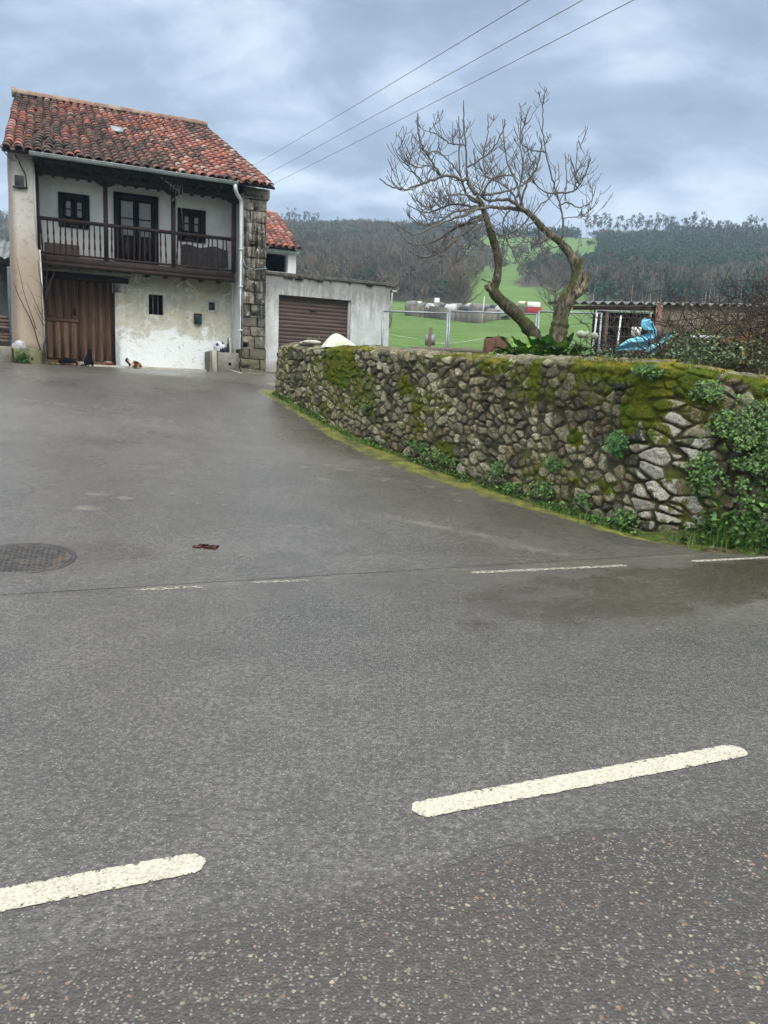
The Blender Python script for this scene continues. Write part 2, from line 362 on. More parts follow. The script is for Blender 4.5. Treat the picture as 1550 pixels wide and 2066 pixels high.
# ------------------------------------------------------------------ asphalt material
def asphalt(name, near):
    t = NT(name, .5, .5); P = t.obj()
    wv = t.new('ShaderNodeTexNoise'); t.L(P, wv.inputs['Vector']); wv.inputs['Scale'].default_value = 120; wv.inputs['Detail'].default_value = 2
    dv = t.new('ShaderNodeVectorMath', operation='MULTIPLY_ADD'); t.L(wv.outputs['Color'], dv.inputs[0]); dv.inputs[1].default_value = (.011, .011, .011); t.L(P, dv.inputs[2]); D = dv.outputs[0]
    def cells(scale, loc=(0, 0, 0), feature='F1'):
        v = t.map(loc=loc, src=D); n = t.new('ShaderNodeTexVoronoi', feature=feature); t.L(v, n.inputs['Vector']); n.inputs['Scale'].default_value = scale
        c = t.new('ShaderNodeSeparateColor'); t.L(n.outputs['Color'], c.inputs[0]); return n.outputs['Distance'], c.outputs
    sd, sx = cells(95); bd, bx = cells(58, (2, 5, 1)); cd, cx_ = cells(88, (7, 1, 3)); md, mx_ = cells(26, (4, 4, 4))
    n = t.noise(.55, 5, .6, dist=.5); n2 = t.noise(2.6, 7, .68); n3 = t.noise(240, 2, .6); n4 = t.noise(34, 4, .72); n5 = t.noise(11, 4, .7)
    wet = t.attr('wet'); brown = t.attr('brown'); moss = t.attr('moss'); pale = t.attr('pale')
    base = t.mix(t.mr(n, .3, .7), (.122, .113, .101), (.176, .165, .148))
    base = t.mix(t.mr(n2, .38, .70, 0, .6), base, (.052, .050, .045))
    if near: base = t.mix(t.attr('lane'), base, (.050, .039, .028))
    base = t.mix(t.mr(n4, .42, .60, 0, .72), base, (.030, .028, .025)); base = t.mix(t.mr(n4, .47, .30, 0, .5), base, (.24, .235, .22))
    base = t.mix(t.mr(n5, .48, .62, 0, .45), base, (.052, .048, .043)); base = t.mix(t.mr(t.noise(70, 3, .7), .52, .60, 0, .45), base, (.022, .021, .02))
    base = t.mix(t.mr(n3, .35, .7, 0, .65), base, (.026, .024, .022))
    g = t.mix(t.mr(sx[0], .2, .95), (.04, .038, .036), (.28, .27, .245))
    base = t.mix(t.math('MULTIPLY', t.mr(sd, .28, .46, 1, 0), t.mr(sx[1], .40, .6, 0, .75)), base, g)
    base = t.mix(t.math('MULTIPLY', t.mr(sd, .18, .34, 1, 0), t.math('MULTIPLY', t.mr(sx[2], .965, .972), t.mr(n5, .35, .6, .2, .85))), base, (.44, .42, .37))
    if near:
        la = t.attr('lane'); bc = t.mix(t.mr(bx[0], .15, .35), (.28, .15, .085), t.mix(bx[2], (.42, .37, .24), (.16, .14, .10)))
        m1 = t.math('MULTIPLY', t.mr(bd, .22, .48, 1, 0), t.mr(bx[1], .85, .88)); m1 = t.math('MULTIPLY', m1, t.math('MULTIPLY', t.mr(la, 0, 1, .10, .85), t.mr(n2, .40, .60, .35, 1))); base = t.mix(m1, base, bc)
        m2 = t.math('MULTIPLY', t.mr(cd, .20, .42, 1, 0), t.mr(cx_[0], .72, .78)); base = t.mix(t.math('MULTIPLY', m2, t.math('MULTIPLY', t.mr(la, 0, 1, .25, .9), t.mr(n5, .35, .65, .25, 1))), base, t.mix(t.mr(cx_[1], .3, .9), (.09, .08, .062), (.27, .25, .195)))
        m3 = t.math('MULTIPLY', t.mr(cd, .2, .5, 1, 0), t.mr(cx_[2], .82, .85)); base = t.mix(m3, base, (.018, .018, .018))
    if near: cr_ = t.math('MULTIPLY', t.mr(t.math('ABSOLUTE', t.math('SUBTRACT', t.attr('lane'), .55)), .02, .06, 1, 0), t.mr(n5, .40, .55)); base = t.mix(t.math('MULTIPLY', cr_, .7), base, (.022, .02, .018))
    base = t.mix(t.math('MULTIPLY', brown, t.mr(t.math('ADD', n5, t.math('MULTIPLY', n4, .6)), .5, 1.0, .35, .85)), base, (.036, .023, .012))
    base = t.mix(t.math('MULTIPLY', pale, t.mr(t.noise(7, 7, .75), .35, .62, .05, .65)), base, (.26, .245, .20))
    mo = t.mr(t.math('ADD', moss, t.math('MULTIPLY', t.math('SUBTRACT', t.noise(7, 7, .75), .5), 1.4)), .42, .70)
    mc = t.mix(t.mr(t.noise(5, 4, .6), .35, .65), (.055, .066, .012), (.185, .19, .018)); mc = t.mix(t.mr(t.noise(18, 4, .7), .45, .62, 0, .7), mc, (.045, .040, .022)); base = t.mix(mo, base, mc)
    t.col(base)
    ro = t.mr(t.math('ADD', t.math('ADD', n, t.math('MULTIPLY', t.math('SUBTRACT', n2, .5), .35)), t.math('MULTIPLY', wet, -.5)), .0, .6, .20, .46)
    ro = t.math('MULTIPLY', ro, t.mr(brown, .2, .9, 1, .8)); t.put(t.mr(brown, .2, .9, .30, .24), t.b.inputs['Coat Roughness'])
    t.rough(t.math('MAXIMUM', ro, t.math('MULTIPLY', mo, .9)))
    t.bump(t.math('ADD', t.math('ADD', t.math('MULTIPLY', sd, .7), t.math('MULTIPLY', n3, .5)), t.math('MULTIPLY', n4, 1.3)), .55, .005)
    t.b.inputs['Coat Weight'].default_value = .5; t.b.inputs['Coat Roughness'].default_value = .30; t.L(t.b.inputs['Normal'].links[0].from_socket, t.b.inputs['Coat Normal'])
    return t.m
M['road'] = asphalt('road_asphalt', True); M['drive'] = asphalt('driveway_asphalt', False)
def blob(x, y, c, r, rot=0, ns=2.5, na=.5, seed=3):
    dx, dy = x-c[0], y-c[1]; q = np.hypot((dx*cos(rot)+dy*sin(rot))/r[0], (-dx*sin(rot)+dy*cos(rot))/r[1])
    return sstep(1.25, .5, q+na*(fbm(x*ns, y*ns, seed)-.5)*2)
# ------------------------------------------------------------------ SETTING: road and driveway
def road_sheet():
    S = np.concatenate([np.arange(-14, -3, 1.), np.arange(-3, 6.06, .06), [6.1]]); T = np.concatenate([np.arange(-60, -7, 3.), np.arange(-7, 12, .06), np.arange(12, 90, 3.)])
    TT, SS = np.meshgrid(T, S); X = TT*RU[0]+SS*RN[0]; Y = TT*RU[1]+SS*RN[1]
    edge = SS+.0*TT
    b = blob(X, Y, (2.5, 6.35), (1.7, .45), RD, 2.6, 1.0) * .8
    b = np.maximum(b, blob(X, Y, (3.6, 7.1), (2.2, .5), RD, 2.2, 1.0, 5)*.7); b = np.maximum(b, blob(X, Y, (1.85, 5.62), (1.15, .34), RD, 3.2, .9, 9)*.9)  # wet brown patches; the wall's dark reflection is painted into their colour too
    lane = sstep(.08, -.12, (SS-2.02+.25*(fbm(TT*1.3, SS*3, 21)-.5)))
    wet = np.clip(fbm(X*.5, Y*.9, 31)*1.6-.4, 0, 1); wet = np.maximum(wet, blob(X, Y, (.1, 4.9), (1.7, .9), RD, 1.2, .5)); wet = np.maximum(wet, blob(X, Y, (2.4, 4.6), (1.5, .7), RD, 1.2, .5, 6)); wet = np.maximum(wet, b)
    pale = sstep(.25, .0, np.abs(SS-5.93+.2*(fbm(TT*.8, TT*0, 4)-.5)))*.35*(fbm(X*2, Y*2, 6) > .45)
    m = MB(); m.grid(X, Y, np.zeros_like(X), wet=wet, brown=b, moss=np.zeros_like(X), pale=pale, lane=lane)
    tag(m.build('road', M['road'], smooth=True), kind='structure')
road_sheet()
def drive_sheet():
    S = np.concatenate([np.arange(6.0, 18, .07), np.arange(18, 24.6, .15)]); T = np.concatenate([np.arange(-40, -6, 1.2), np.arange(-6, 9, .08), np.arange(9, 13, .5)])
    TT, SS = np.meshgrid(T, S); X = TT*RU[0]+SS*RN[0]; Y = TT*RU[1]+SS*RN[1]
    # clip east of the stone wall by pulling the points under the wall
    Z = prof(SS)*sstep(5.9, 6.5, SS)+.002+.002*sstep(6., 6.3, SS)+.012*(fbm(X*.7, Y*.7, 2)-.5)*sstep(6.2, 7.5, SS)
    side = (W1[0]-W0[0])*(Y-W0[1])-(W1[1]-W0[1])*(X-W0[0])
    d = wall_dist(X, Y)
    inside = (side > 0) & (d > .3) & (Y < 16.6)
    Z = np.where(inside, Z-.35, Z)
    dd = d+.0
    wd = .46+.50*fbm(X*.45+3, Y*.45, 8); wd = wd*np.interp(Y, [8, 9, 12, 14, 17, 20], [.5, .75, 1.0, .8, .6, .6])
    moss = sstep(1.25, .2, dd/wd)*np.where(inside, 0, 1)*(.95+.4*fbm(X*1.3, Y*1.3, 55))
    moss = np.maximum(moss, .75*blob(X, Y, (-3.55, 20.4), (1.0, .5), RD, 1.5, .5)); pass
    moss = np.maximum(moss, .62*blob(X, Y, (.35, 12.0), (1.5, .42), R(-55), 2.5, 1.1))
    brown = np.maximum(blob(X, Y, (-2.45, 6.55), (.55, .30), R(25), 2, .5)*.7, .6*blob(X, Y, (-3.0, 6.3), (.75, .62), 0, 2, .3)); brown = np.maximum(brown, sstep(2.6, .7, dd)*.55*(Y > 11)*sstep(.35, .6, fbm(X*1.1, Y*1.1, 17))); brown = np.maximum(brown, .5*sstep(19.8, 21.5, SS)*sstep(.35, .6, fbm(X*.9, Y*2, 19)))
    pale = blob(X, Y, (.62, 8.35), (.95, .10), R(-28), 2, .5)*.7; pale = np.maximum(pale, blob(X, Y, (1.4, 7.75), (.6, .10), R(-25), 2, .5)*.5)
    for k in range(26):
        c = (.2+rng.normal(0, .55), 11.6+rng.normal(0, .9)); pale = np.maximum(pale, blob(X, Y, c, (.10, .05), 0, 6, .3, k))
    for c, r in (((-3.2, 8.05), (.16, .09)), ((-3.3, 8.75), (.14, .07)), ((-2.95, 8.65), (.10, .06))): pale = np.maximum(pale, blob(X, Y, c, r, 0, 5, .3))
    wet = np.clip(fbm(X*.35, Y*.5, 41)*1.7-.35, 0, 1)
    m = MB(); m.grid(X, Y, Z, wet=wet, brown=brown, moss=moss, pale=pale)
    tag(m.build('driveway', M['drive'], smooth=True), kind='structure')
drive_sheet()
# ------------------------------------------------------------------ SETTING: ground to the horizon
def terr(x, y):
    x = np.asarray(x, float); y = np.asarray(y, float)
    s = -x*sin(RD)+y*cos(RD); z = prof(s)-.3+.27*sstep(22.5, 25, s)
    m = 2.0+.142*np.maximum(y-27, 0); m = np.where(y > 150, 2.0+.142*123+.238*(y-150), m)
    zr = 2.0+.142*123+.238*245
    m = np.where(y > 395, zr-.12*(y-395), m); m = np.maximum(m, -5)
    z = np.where(y > 26, m, z)
    und = (fbm(x/60+5, y/60+2, 3)-.5)*5*sstep(150, 250, y)+(fbm(x/14, y/14, 9)-.5)*.9*sstep(35, 70, y)
    ridge = np.interp(x/np.maximum(y, 1), [-.6, -.12, .0, .08, .2, .3, .38, .5, .6], [5, 3, 4, 5, 5, 3.5, 4, 5, 4])*sstep(240, 395, y)
    return z+und+ridge
def project(p):
    c = (np.asarray(p, float)-np.array([0, 0, EYE])) @ CM
    return 775+F*c[..., 0]/c[..., 1], 1033-F*c[..., 2]/c[..., 1]
def inpoly(x, y, poly):
    r = np.zeros(np.shape(x), bool); n = len(poly); j = n-1
    for i in range(n):
        (xi, yi), (xj, yj) = poly[i], poly[j]
        c = ((yi > y) != (yj > y)) & (x < (xj-xi)*(y-yi)/(yj-yi+1e-12)+xi); r ^= c; j = i
    return r
# meadow outline on the hillside, in (x/y, y) ground coordinates
HILLFIELD = [(.105, 150), (.155, 150), (.155, 222), (.20, 240), (.25, 246), (.262, 330), (.262, 385), (.13, 390), (.10, 340), (.06, 290), (.06, 238), (.09, 190)]
LOWFIELD = [(.10, 140), (.105, 165), (.13, 186), (.19, 192), (.245, 180), (.25, 140)]
t = NT('meadow_grass', .85, .2); P = t.obj(); n = t.noise(.05, 5, .6); n2 = t.noise(.9, 6, .65); n3 = t.noise(6, 4, .6); wd = t.attr('wood')
k = t.mix(t.mr(n2, .3, .7), (.062, .125, .026), (.105, .180, .042)); k = t.mix(t.mr(n, .42, .62, 0, .6), k, (.12, .22, .035)); k = t.mix(t.mr(t.noise(.12, 5, .7, t.map(scale=(.4, 1.6, 1))), .45, .6, 0, .5), k, (.040, .105, .014)); k = t.mix(t.mr(n3, .4, .75, 0, .4), k, (.045, .10, .015))
k = t.mix(t.mr(t.noise(.25, 5, .7), .57, .68, 0, .5), k, (.12, .15, .045))
k = t.mix(wd, k, t.mix(t.mr(n2, .3, .7), (.030, .028, .017), (.060, .052, .030))); t.col(k); t.bump(n3, .6, .1); M['meadow'] = t.m
def ground_sheet():
    Yr = np.concatenate([[-1200, -300, -80, -30, -10, 0, 4, 6], np.arange(7, 27, .8), 27*(1.035**np.arange(0, 102))])
    Ar = np.concatenate([[-3.5, -1.5, -.9], np.linspace(-.62, .62, 190), [.9, 1.5, 3.5]])
    AA, YY = np.meshgrid(Ar, Yr); X = AA*(np.abs(YY)+12); Z = terr(X, YY)
    a = X/np.maximum(YY, 1); w = sstep(143, 156, YY+8*(fbm(X/15, YY/15, 3)-.5)); aj = a+.035*(fbm(X/9, YY/16, 71)-.5); w = np.where(inpoly(aj, YY, HILLFIELD) | inpoly(aj, YY, LOWFIELD), 0, w)
    w = np.maximum(w, sstep(105, 118, YY)*sstep(.10, .115, a)*sstep(.24, .22, a)*0)
    m = MB(); m.grid(X, YY, Z, wood=w); tag(m.build('ground', M['meadow'], smooth=True), kind='structure')
ground_sheet()
# garden plot behind the stone wall
t = NT('garden_soil', .95, .1); n = t.noise(2.5, 6, .65); n2 = t.noise(12, 4, .6)
t.col(t.mix(t.mr(n, .45, .6), t.mix(t.mr(n2, .3, .7), (.045, .032, .020), (.11, .08, .05)), t.mix(t.mr(n2, .3, .7), (.035, .060, .012), (.085, .115, .022)))); t.bump(n2, .8, .05); M['soil'] = t.m
def garden():
    m = MB(); v = []; f = []
    ins = np.array([.25, .16])
    # strip between the wall line (offset inward) and the back
    T = np.linspace(0, 1, 60); seg = np.concatenate([[0], np.cumsum(np.hypot(*np.diff(WPTS, axis=0).T))]); L = seg[-1]
    px = np.interp(T*L, seg, WPTS[:, 0]); py = np.interp(T*L, seg, WPTS[:, 1])
    nx = -np.gradient(py); ny = np.gradient(px); q = np.hypot(nx, ny); nx /= q; ny /= q   # normal to the left of travel = into the garden
    px = px+nx*.3; py = py+ny*.3
    bx = np.linspace(-1.6, 16, 60); by = np.full(60, 27.5)
    K = np.linspace(0, 1, 50)[:, None]; X = px*(1-K)+bx*K; Y = py*(1-K)+by*K
    Z = np.interp(Y, [8, 14, 20, 27], [1.72, 1.86, 2.0, 2.05])+.12*(fbm(X*.9, Y*.9, 5)-.5)
    m.grid(X, Y, Z); tag(m.build('garden_soil', M['soil'], smooth=True, flip=False), kind='structure')
garden()
# ------------------------------------------------------------------ road markings
t = NT('road_paint', .75, .3); n = t.noise(38, 5, .7); n2 = t.noise(160, 3, .6); wr = t.attr('wear')
k = t.mix(t.mr(n2, .35, .65), (.36, .345, .28), (.56, .54, .45)); k = t.mix(t.mr(t.noise(75, 3, .7), .5, .66, 0, .6), k, (.22, .21, .17))
k = t.mix(t.mr(n, .5, .7, 0, .45), k, (.30, .285, .24)); k = t.mix(t.mr(t.noise(4, 5, .7), .5, .7, 0, .35), k, (.25, .235, .20)); t.col(k); t.bump(t.math('ADD', n2, t.voro(110)), .35, .003)
al = t.mr(t.math('ADD', t.math('ADD', n, t.math('MULTIPLY', n2, .35)), wr), .86, .94, 1, 0); t.put(al, t.b.inputs['Alpha']); M['paint'] = t.m
def marking(label, p0, p1, w, wear, rnd0=True, rnd1=True, n=90):
    p0 = np.array(p0); p1 = np.array(p1); L = np.linalg.norm(p1-p0); u = (p1-p0)/L; v = np.array([-u[1], u[0]])
    s = np.linspace(0, L, n); hw = np.full(n, w/2)
    def cap(d): return np.sqrt(np.clip(1-(1-np.clip(d/(w*.42), 0, 1))**2, .02, 1))
    if rnd0: hw *= cap(s)
    if rnd1: hw *= cap(L-s)
    k = np.linspace(-1, 1, 9)
    jt = .005*(fbm(s*45, s*0+1, 3, 3)-.5)*2; jb = .005*(fbm(s*45, s*0+9, 5, 3)-.5)*2
    X = []; Y = []; Wr = []
    for q in k:
        off = q*(hw+(jt if q > 0 else -jb)*abs(q)); pt = p0+np.outer(s, u)+np.outer(off, v); X.append(pt[:, 0]); Y.append(pt[:, 1]); Wr.append(np.full(n, wear+.15*abs(q)**6))
    m = MB(); m.grid(np.array(X), np.array(Y), np.full((9, n), .003), wear=np.array(Wr))
    o = m.build('road_marking', M['paint'], off=(p0[0], p0[1], 0)); return tag(o, label, 'road marking')
C1 = at_z(833, 1637, 0)[:2]; C2 = at_z(1500, 1512, 0)[:2]; du = (C2-C1)/np.linalg.norm(C2-C1)
D1 = at_z(415, 1737, 0)[:2]; D0 = D1-du*1.9
marking('thick cream centre line dash with rounded ends in the right foreground', C1, C2, .115, .05)
marking('thick cream centre line dash cut by the left edge of the photo', D0, D1, .115, .05)
marking('thin worn white edge dash across the middle of the road edge', at_z(950, 1156, 0)[:2], at_z(1268, 1141, 0)[:2], .10, .235)
marking('thin white edge line running out of the picture below the wall', at_z(1395, 1133, 0)[:2], at_z(1640, 1120, 0)[:2], .085, .20)
marking('faint broken white edge dash, the worn shorter one left of the centre', at_z(505, 1176, 0)[:2], at_z(622, 1171, 0)[:2], .08, .26)
marking('faint broken white edge dash nearest the manhole cover', at_z(275, 1191, 0)[:2], at_z(412, 1184, 0)[:2], .08, .26)
# manhole
def manhole():
    c = np.array([-3.02, 6.26]); z = float(gz(*c))+.012
    t = thing('manhole_cover', 'round iron manhole cover with a raised grid, set in the asphalt at the left edge', 'manhole cover', (c[0], c[1], z))
    sl = 0.085
    mt = simple('cast_iron', (.045, .043, .042), .6, .4, 9, spec=.4, dirt=(.09, .07, .05))
    def tilt(o): o.rotation_euler = (math.atan(.10), 0, R(20)); return o
    m = MB(); m.lathe((0, 0, 0), [(.0, .0), (.40, .0)], 40); tilt(m.build('cover', mt, t))
    m = MB(); m.lathe((0, 0, 0), [(.408, -.02), (.408, .003), (.44, .003), (.445, -.02)], 40); tilt(m.build('frame', mt, t, smooth=True))
    m = MB()
    for i in range(-9, 10):
        for j in range(-9, 10):
            x, y = i*.042, j*.042
            if x*x+y*y > .37**2: continue
            if (i+j) % 2: m.box((x-.017, y-.006, 0), (x+.017, y+.006, .003))
            else: m.box((x-.006, y-.017, 0), (x+.006, y+.017, .003))
    tilt(m.build('grid', mt, t))
    m = MB(); r = np.linspace(.5, 1, 8); 
manhole()
m = MB(); 
for k in range(5): 
    a = rng.uniform(0, 6.28); m.bbox((-.10+k*.035, -.05+rng.uniform(-.02, .02), 0), (-.06+k*.045, .04+rng.uniform(-.02, .02), .012), .006)
q = at_z(413, 1093, .12); tag(m.build('brick_fragment', simple('brick_red', (.070, .024, .020), .8, .3, 30), off=None or (0, 0, 0)), 'small flat piece of dark red brick pressed into the driveway', 'brick fragment').location = (q[0], q[1], gz(q[0], q[1])+.004)
# ------------------------------------------------------------------ FARMHOUSE (local frame: x along the front, y into the house, z up)
HA = np.array([-9.59, 20.0]); HR = R(23.5); HU = np.array([cos(HR), sin(HR)]); HN = np.array([-sin(HR), cos(HR)]); HZ = 2.0
OFF = (0, 0, HZ)
def hw(u, d, z=None):
    q = HA+HU*u+HN*d
    return np.array([q[0], q[1], z if z is not None else 0.])
TP = [(.29, .115, .095), (.37, .165, .135), (.38, .135, .085), (.072, .060, .056), (.105, .075, .068), (.15, .080, .068), (.19, .105, .09), (.36, .26, .22), (.12, .10, .085)]
def tile_roof(E0, E1, R0, R1, nc, nr, pr, seed=1, r=.105):
    """barrel tiles laid between an eave line E0-E1 and a ridge line R0-R1"""
    g = np.random.default_rng(seed); E0, E1, R0, R1 = map(lambda q: np.array(q, float), (E0, E1, R0, R1))
    def S(a, b): return (E0*(1-a)+E1*a)*(1-b)+(R0*(1-a)+R1*a)*b
    m = MB(); an = np.linspace(0, pi, 8)
    for c in range(nc):
        for kind in (0, 1):
            a = (c+.5+(.5 if kind else 0))/nc
            if kind and c == nc-1: continue
            wf = None; tone = g.random()
            for k in range(nr):
                b0 = (k-.12)/nr; b1 = (k+1.12)/nr
                ja = g.normal(0, .0012)+.0025*sin(k*.7+c*1.3)
                P0, P1 = S(a+ja, b0), S(a+ja, b1); Tn = P1-P0; Tn /= np.linalg.norm(Tn)
                A = S(min(a+.01, 1), b0)-S(max(a-.01, 0), b0); wl = np.linalg.norm(S(1, b0)-S(0, b0))/nc; A -= Tn*(A@Tn); A /= np.linalg.norm(A)
                Nn = np.cross(A, Tn); Nn = Nn if Nn[2] > 0 else -Nn
                r0, r1 = wl*.47, wl*.38; u0 = .052+g.normal(0, .004); u1 = .022
                if kind: sg = -1; h0 = .062; h1 = .045
                else: sg = 1; h0 = u0; h1 = u1
                v = []
                for (P, rr, h) in ((P0, r0, h0), (P1, r1, h1)):
                    for q in an: v.append(P+A*rr*cos(q)+Nn*(h+sg*rr*.80*sin(q)*(1 if not kind else .6)))
                if not kind:  # front lip thickness
                    for q in an: v.append(P0+A*r0*.82*cos(q)+Nn*(h0+sg*r0*.62*sin(q)))
                f = [(i, i+1, 9+i, 8+i) for i in range(7)]
                if not kind: f += [(16+i, 17+i, 1+i, i) for i in range(7)]
                w = pr(a, (k+.5)/nr, g, kind)
                m.add(v, f, col=np.tile(np.clip(np.array(TP[w])*g.uniform(.75, 1.25), 0, 1), (len(v), 1)))
    return m
def pick(a, b, g, kind):
    n = float(fbm(np.array(a*5.5), np.array(b*2.2), 5)); d = n+g.normal(0, .10)+(.06 if a < .15 else 0)-(.13*sstep(.45, .9, a)*sstep(.35, .0, b))
    if kind: return g.choice([3, 4, 4, 5])
    if d > .59: return g.choice([3, 3, 4, 5, 4])
    if d > .44: return g.choice([5, 6, 4, 0, 6])
    return g.choice([0, 1, 2, 0, 1, 7, 6])
def holes_wall(m, u0, u1, z0, z1, d0, d1, holes, **at):
    us = sorted({u0, u1, *[h[0] for h in holes], *[h[1] for h in holes]}); zs = sorted({z0, z1, *[h[2] for h in holes], *[h[3] for h in holes]})
    v = []; f = []
    def q4(*p): n = len(v); v.extend(p); f.append((n, n+1, n+2, n+3))
    for a, b in zip(us[:-1], us[1:]):
        for c, d in zip(zs[:-1], zs[1:]):
            if any(h[0] <= a and b <= h[1] and h[2] <= c and d <= h[3] for h in holes): continue
            q4((a, d0, c), (b, d0, c), (b, d0, d), (a, d0, d))
    for h in holes:
        a, b, c, d = h[:4]; q4((a, d0, c), (a, d0, d), (a, d1, d), (a, d1, c)); q4((b, d0, c), (b, d1, c), (b, d1, d), (b, d0, d))
        q4((a, d0, d), (b, d0, d), (b, d1, d), (a, d1, d)); q4((a, d0, c), (a, d1, c), (b, d1, c), (b, d0, c))
    q4((u0, d0, z0), (u0, d0, z1), (u0, d1, z1), (u0, d1, z0)); q4((u1, d0, z0), (u1, d1, z0), (u1, d1, z1), (u1, d0, z1)); q4((u0, d0, z1), (u1, d0, z1), (u1, d1, z1), (u0, d1, z1))
    if not holes: q4((u0, d1, z0), (u0, d1, z1), (u1, d1, z1), (u1, d1, z0))
    return m.add(v, f, **at)
H = thing('farmhouse', 'two storey white farmhouse with red tiled roof, wooden balcony and stone corner pier', 'house', (HA[0], HA[1], HZ), HR)
def farmhouse():
    B = lambda m, n, mat, p=H, **k: m.build(n, mat, p, OFF, **k)
    # lower wall, upper wall
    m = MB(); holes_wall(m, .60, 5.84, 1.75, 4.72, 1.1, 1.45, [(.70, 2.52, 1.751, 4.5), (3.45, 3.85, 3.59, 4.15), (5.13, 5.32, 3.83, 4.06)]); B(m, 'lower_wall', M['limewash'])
    m = MB(); holes_wall(m, .60, 5.84, 4.76, 7.35, 1.12, 1.42, [(1.20, 1.88, 5.78, 6.55), (2.60, 3.68, 4.93, 6.74), (4.31, 4.99, 5.76, 6.53)]); B(m, 'upper_wall', M['upper_white'])
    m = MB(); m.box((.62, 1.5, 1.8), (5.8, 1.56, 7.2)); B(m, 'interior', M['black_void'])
    # side and back walls of the body, gables
    m = MB()
    for (u, uu, ub, uub) in ((.0, .58, .05, .6), (5.98, 6.52, 4.95, 5.5)):
        v = [(u, .55, 1.75), (uu, .55, 1.75), (uub, 8.9, 1.75), (ub, 8.9, 1.75), (u, .55, 7.10), (uu, .55, 7.10), (uub, 8.9, 7.10), (ub, 8.9, 7.10)]
        um, uum = (u+ub)/2, (uu+uub)/2
        v += [(um, 4.4, 9.75), (uum, 4.4, 9.75)]
        m.add(v, [(0, 1, 5, 4), (3, 7, 6, 2), (0, 4, 8, 7, 3), (1, 2, 6, 9, 5), (4, 5, 9, 8), (7, 8, 9, 6)])
    m.box((.6, 8.6, 1.75), (4.95, 8.9, 7.1)); B(m, 'side_walls', M['garage_white'])
    # left rendered pier, with a wider foot
    m = MB()
    zz = np.linspace(1.75, 7.14, 24); X = []; Y = []; Z = []
    ww = lambda z: np.interp(z, [1.75, 2.55, 2.6, 4.9, 4.95, 7.2], [.72, .70, .69, .665, .60, .575])
    for z in zz:
        w = float(ww(z)); l = float(np.interp(z, [1.75, 7.2], [-.05, .0])); r = .03
        pts = [(l, .56), (l, r), (l+r, 0), (w-r, 0), (w, r), (w, 1.09)]
        jj = .006*np.array([sin(z*5+k*2) for k in range(6)]); X.append([p[0]+j for p, j in zip(pts, jj)]); Y.append([p[1]+j for p, j in zip(pts, jj)]); Z.append([z]*6)
    m.grid(np.array(X), np.array(Y), np.array(Z)); m.box((0, .01, 7.13), (.575, .5, 7.18)); B(m, 'left_pier', M['pier_render'])
    m = MB(); m.tube([(.745, .03, 2.0), (.72, .03, 3.4), (.675, .03, 4.9)], .018, 5); m.tube([(.615, .03, 4.95), (.592, .03, 7.05)], .014, 5); B(m, 'pier_edge_trim', M['white_paint'])
    # right ashlar pier
    m = MB(); g = np.random.default_rng(4); z = 1.8; row = 0
    cols = [(.21, .19, .145), (.27, .25, .20), (.16, .15, .12), (.32, .30, .24), (.14, .13, .11)]
    while z < 6.78:
        h = g.uniform(.24, .36); h = min(h, 6.82-z); s = 6.2+g.uniform(-.14, .14)+(.10 if row % 2 else -.10); w0 = 5.86-(.03 if z < 2.7 else 0)
        bl = [(w0, s), (s, 6.55+(.03 if z < 2.7 else 0))] if g.random() < .85 else [(w0, 6.55)]
        for a, b in bl:
            c = np.array(cols[g.integers(0, 5)]) if z < 5.6 else np.array(cols[g.choice([1, 3, 3])])*1.25
            o = g.uniform(-.02, .02); m.bbox((a+.003, o-.02, z+.003), (b-.003, .6, z+h-.003), .009, .022, col=np.tile(c, (24, 1)))
        z += h; row += 1
    m.box((5.89, .02, 1.8), (6.53, .56, 6.8), col=np.tile((.09, .085, .07), (8, 1))); m.bbox((5.84, -.06, 6.83), (6.62, .6, 7.12), .004, .03, col=np.tile((.30, .28, .23), (24, 1)))
    B(m, 'stone_pier', M['ashlar'])
    m = MB(); holes_wall(m, 5.83, 5.90, 1.75, 7.1, .1, 1.09, []); m.box((5.79, .98, 1.8), (5.83, 1.09, 7.1)); B(m, 'pier_reveal', M['white_paint'])
    # roof
    E0, E1, R0, R1 = (-.10, -.42, 7.10), (6.66, -.42, 7.10), (.10, 4.4, 9.88), (5.62, 4.4, 9.88)
    m = MB(); up = lambda p, h: (p[0], p[1], p[2]+h)
    bk0, bk1 = (-.05, 9.3, 7.0), (5.3, 9.3, 7.0)
    m.add([up(E0, .0), up(E1, .0), up(R1, .0), up(R0, .0), up(E0, -.06), up(E1, -.06), up(R1, -.06), up(R0, -.06), bk0, bk1, up(bk0, -.06), up(bk1, -.06)],
          [(0, 1, 2, 3), (4, 7, 6, 5), (0, 4, 5, 1), (0, 3, 7, 4), (1, 5, 6, 2), (3, 2, 9, 8), (7, 10, 11, 6), (3, 8, 10, 7), (2, 6, 11, 9), (8, 9, 11, 10)]); roof = B(m, 'roof', M['soffit'])
    B(tile_roof(E0, E1, R0, R1, 29, 22, pick, 3), 'roof_tiles', M['tile'], roof)
    B(tile_roof(bk1, bk0, R1, R0, 24, 22, pick, 4), 'roof_tiles', M['tile'], roof)
    m = MB(); g = np.random.default_rng(8)
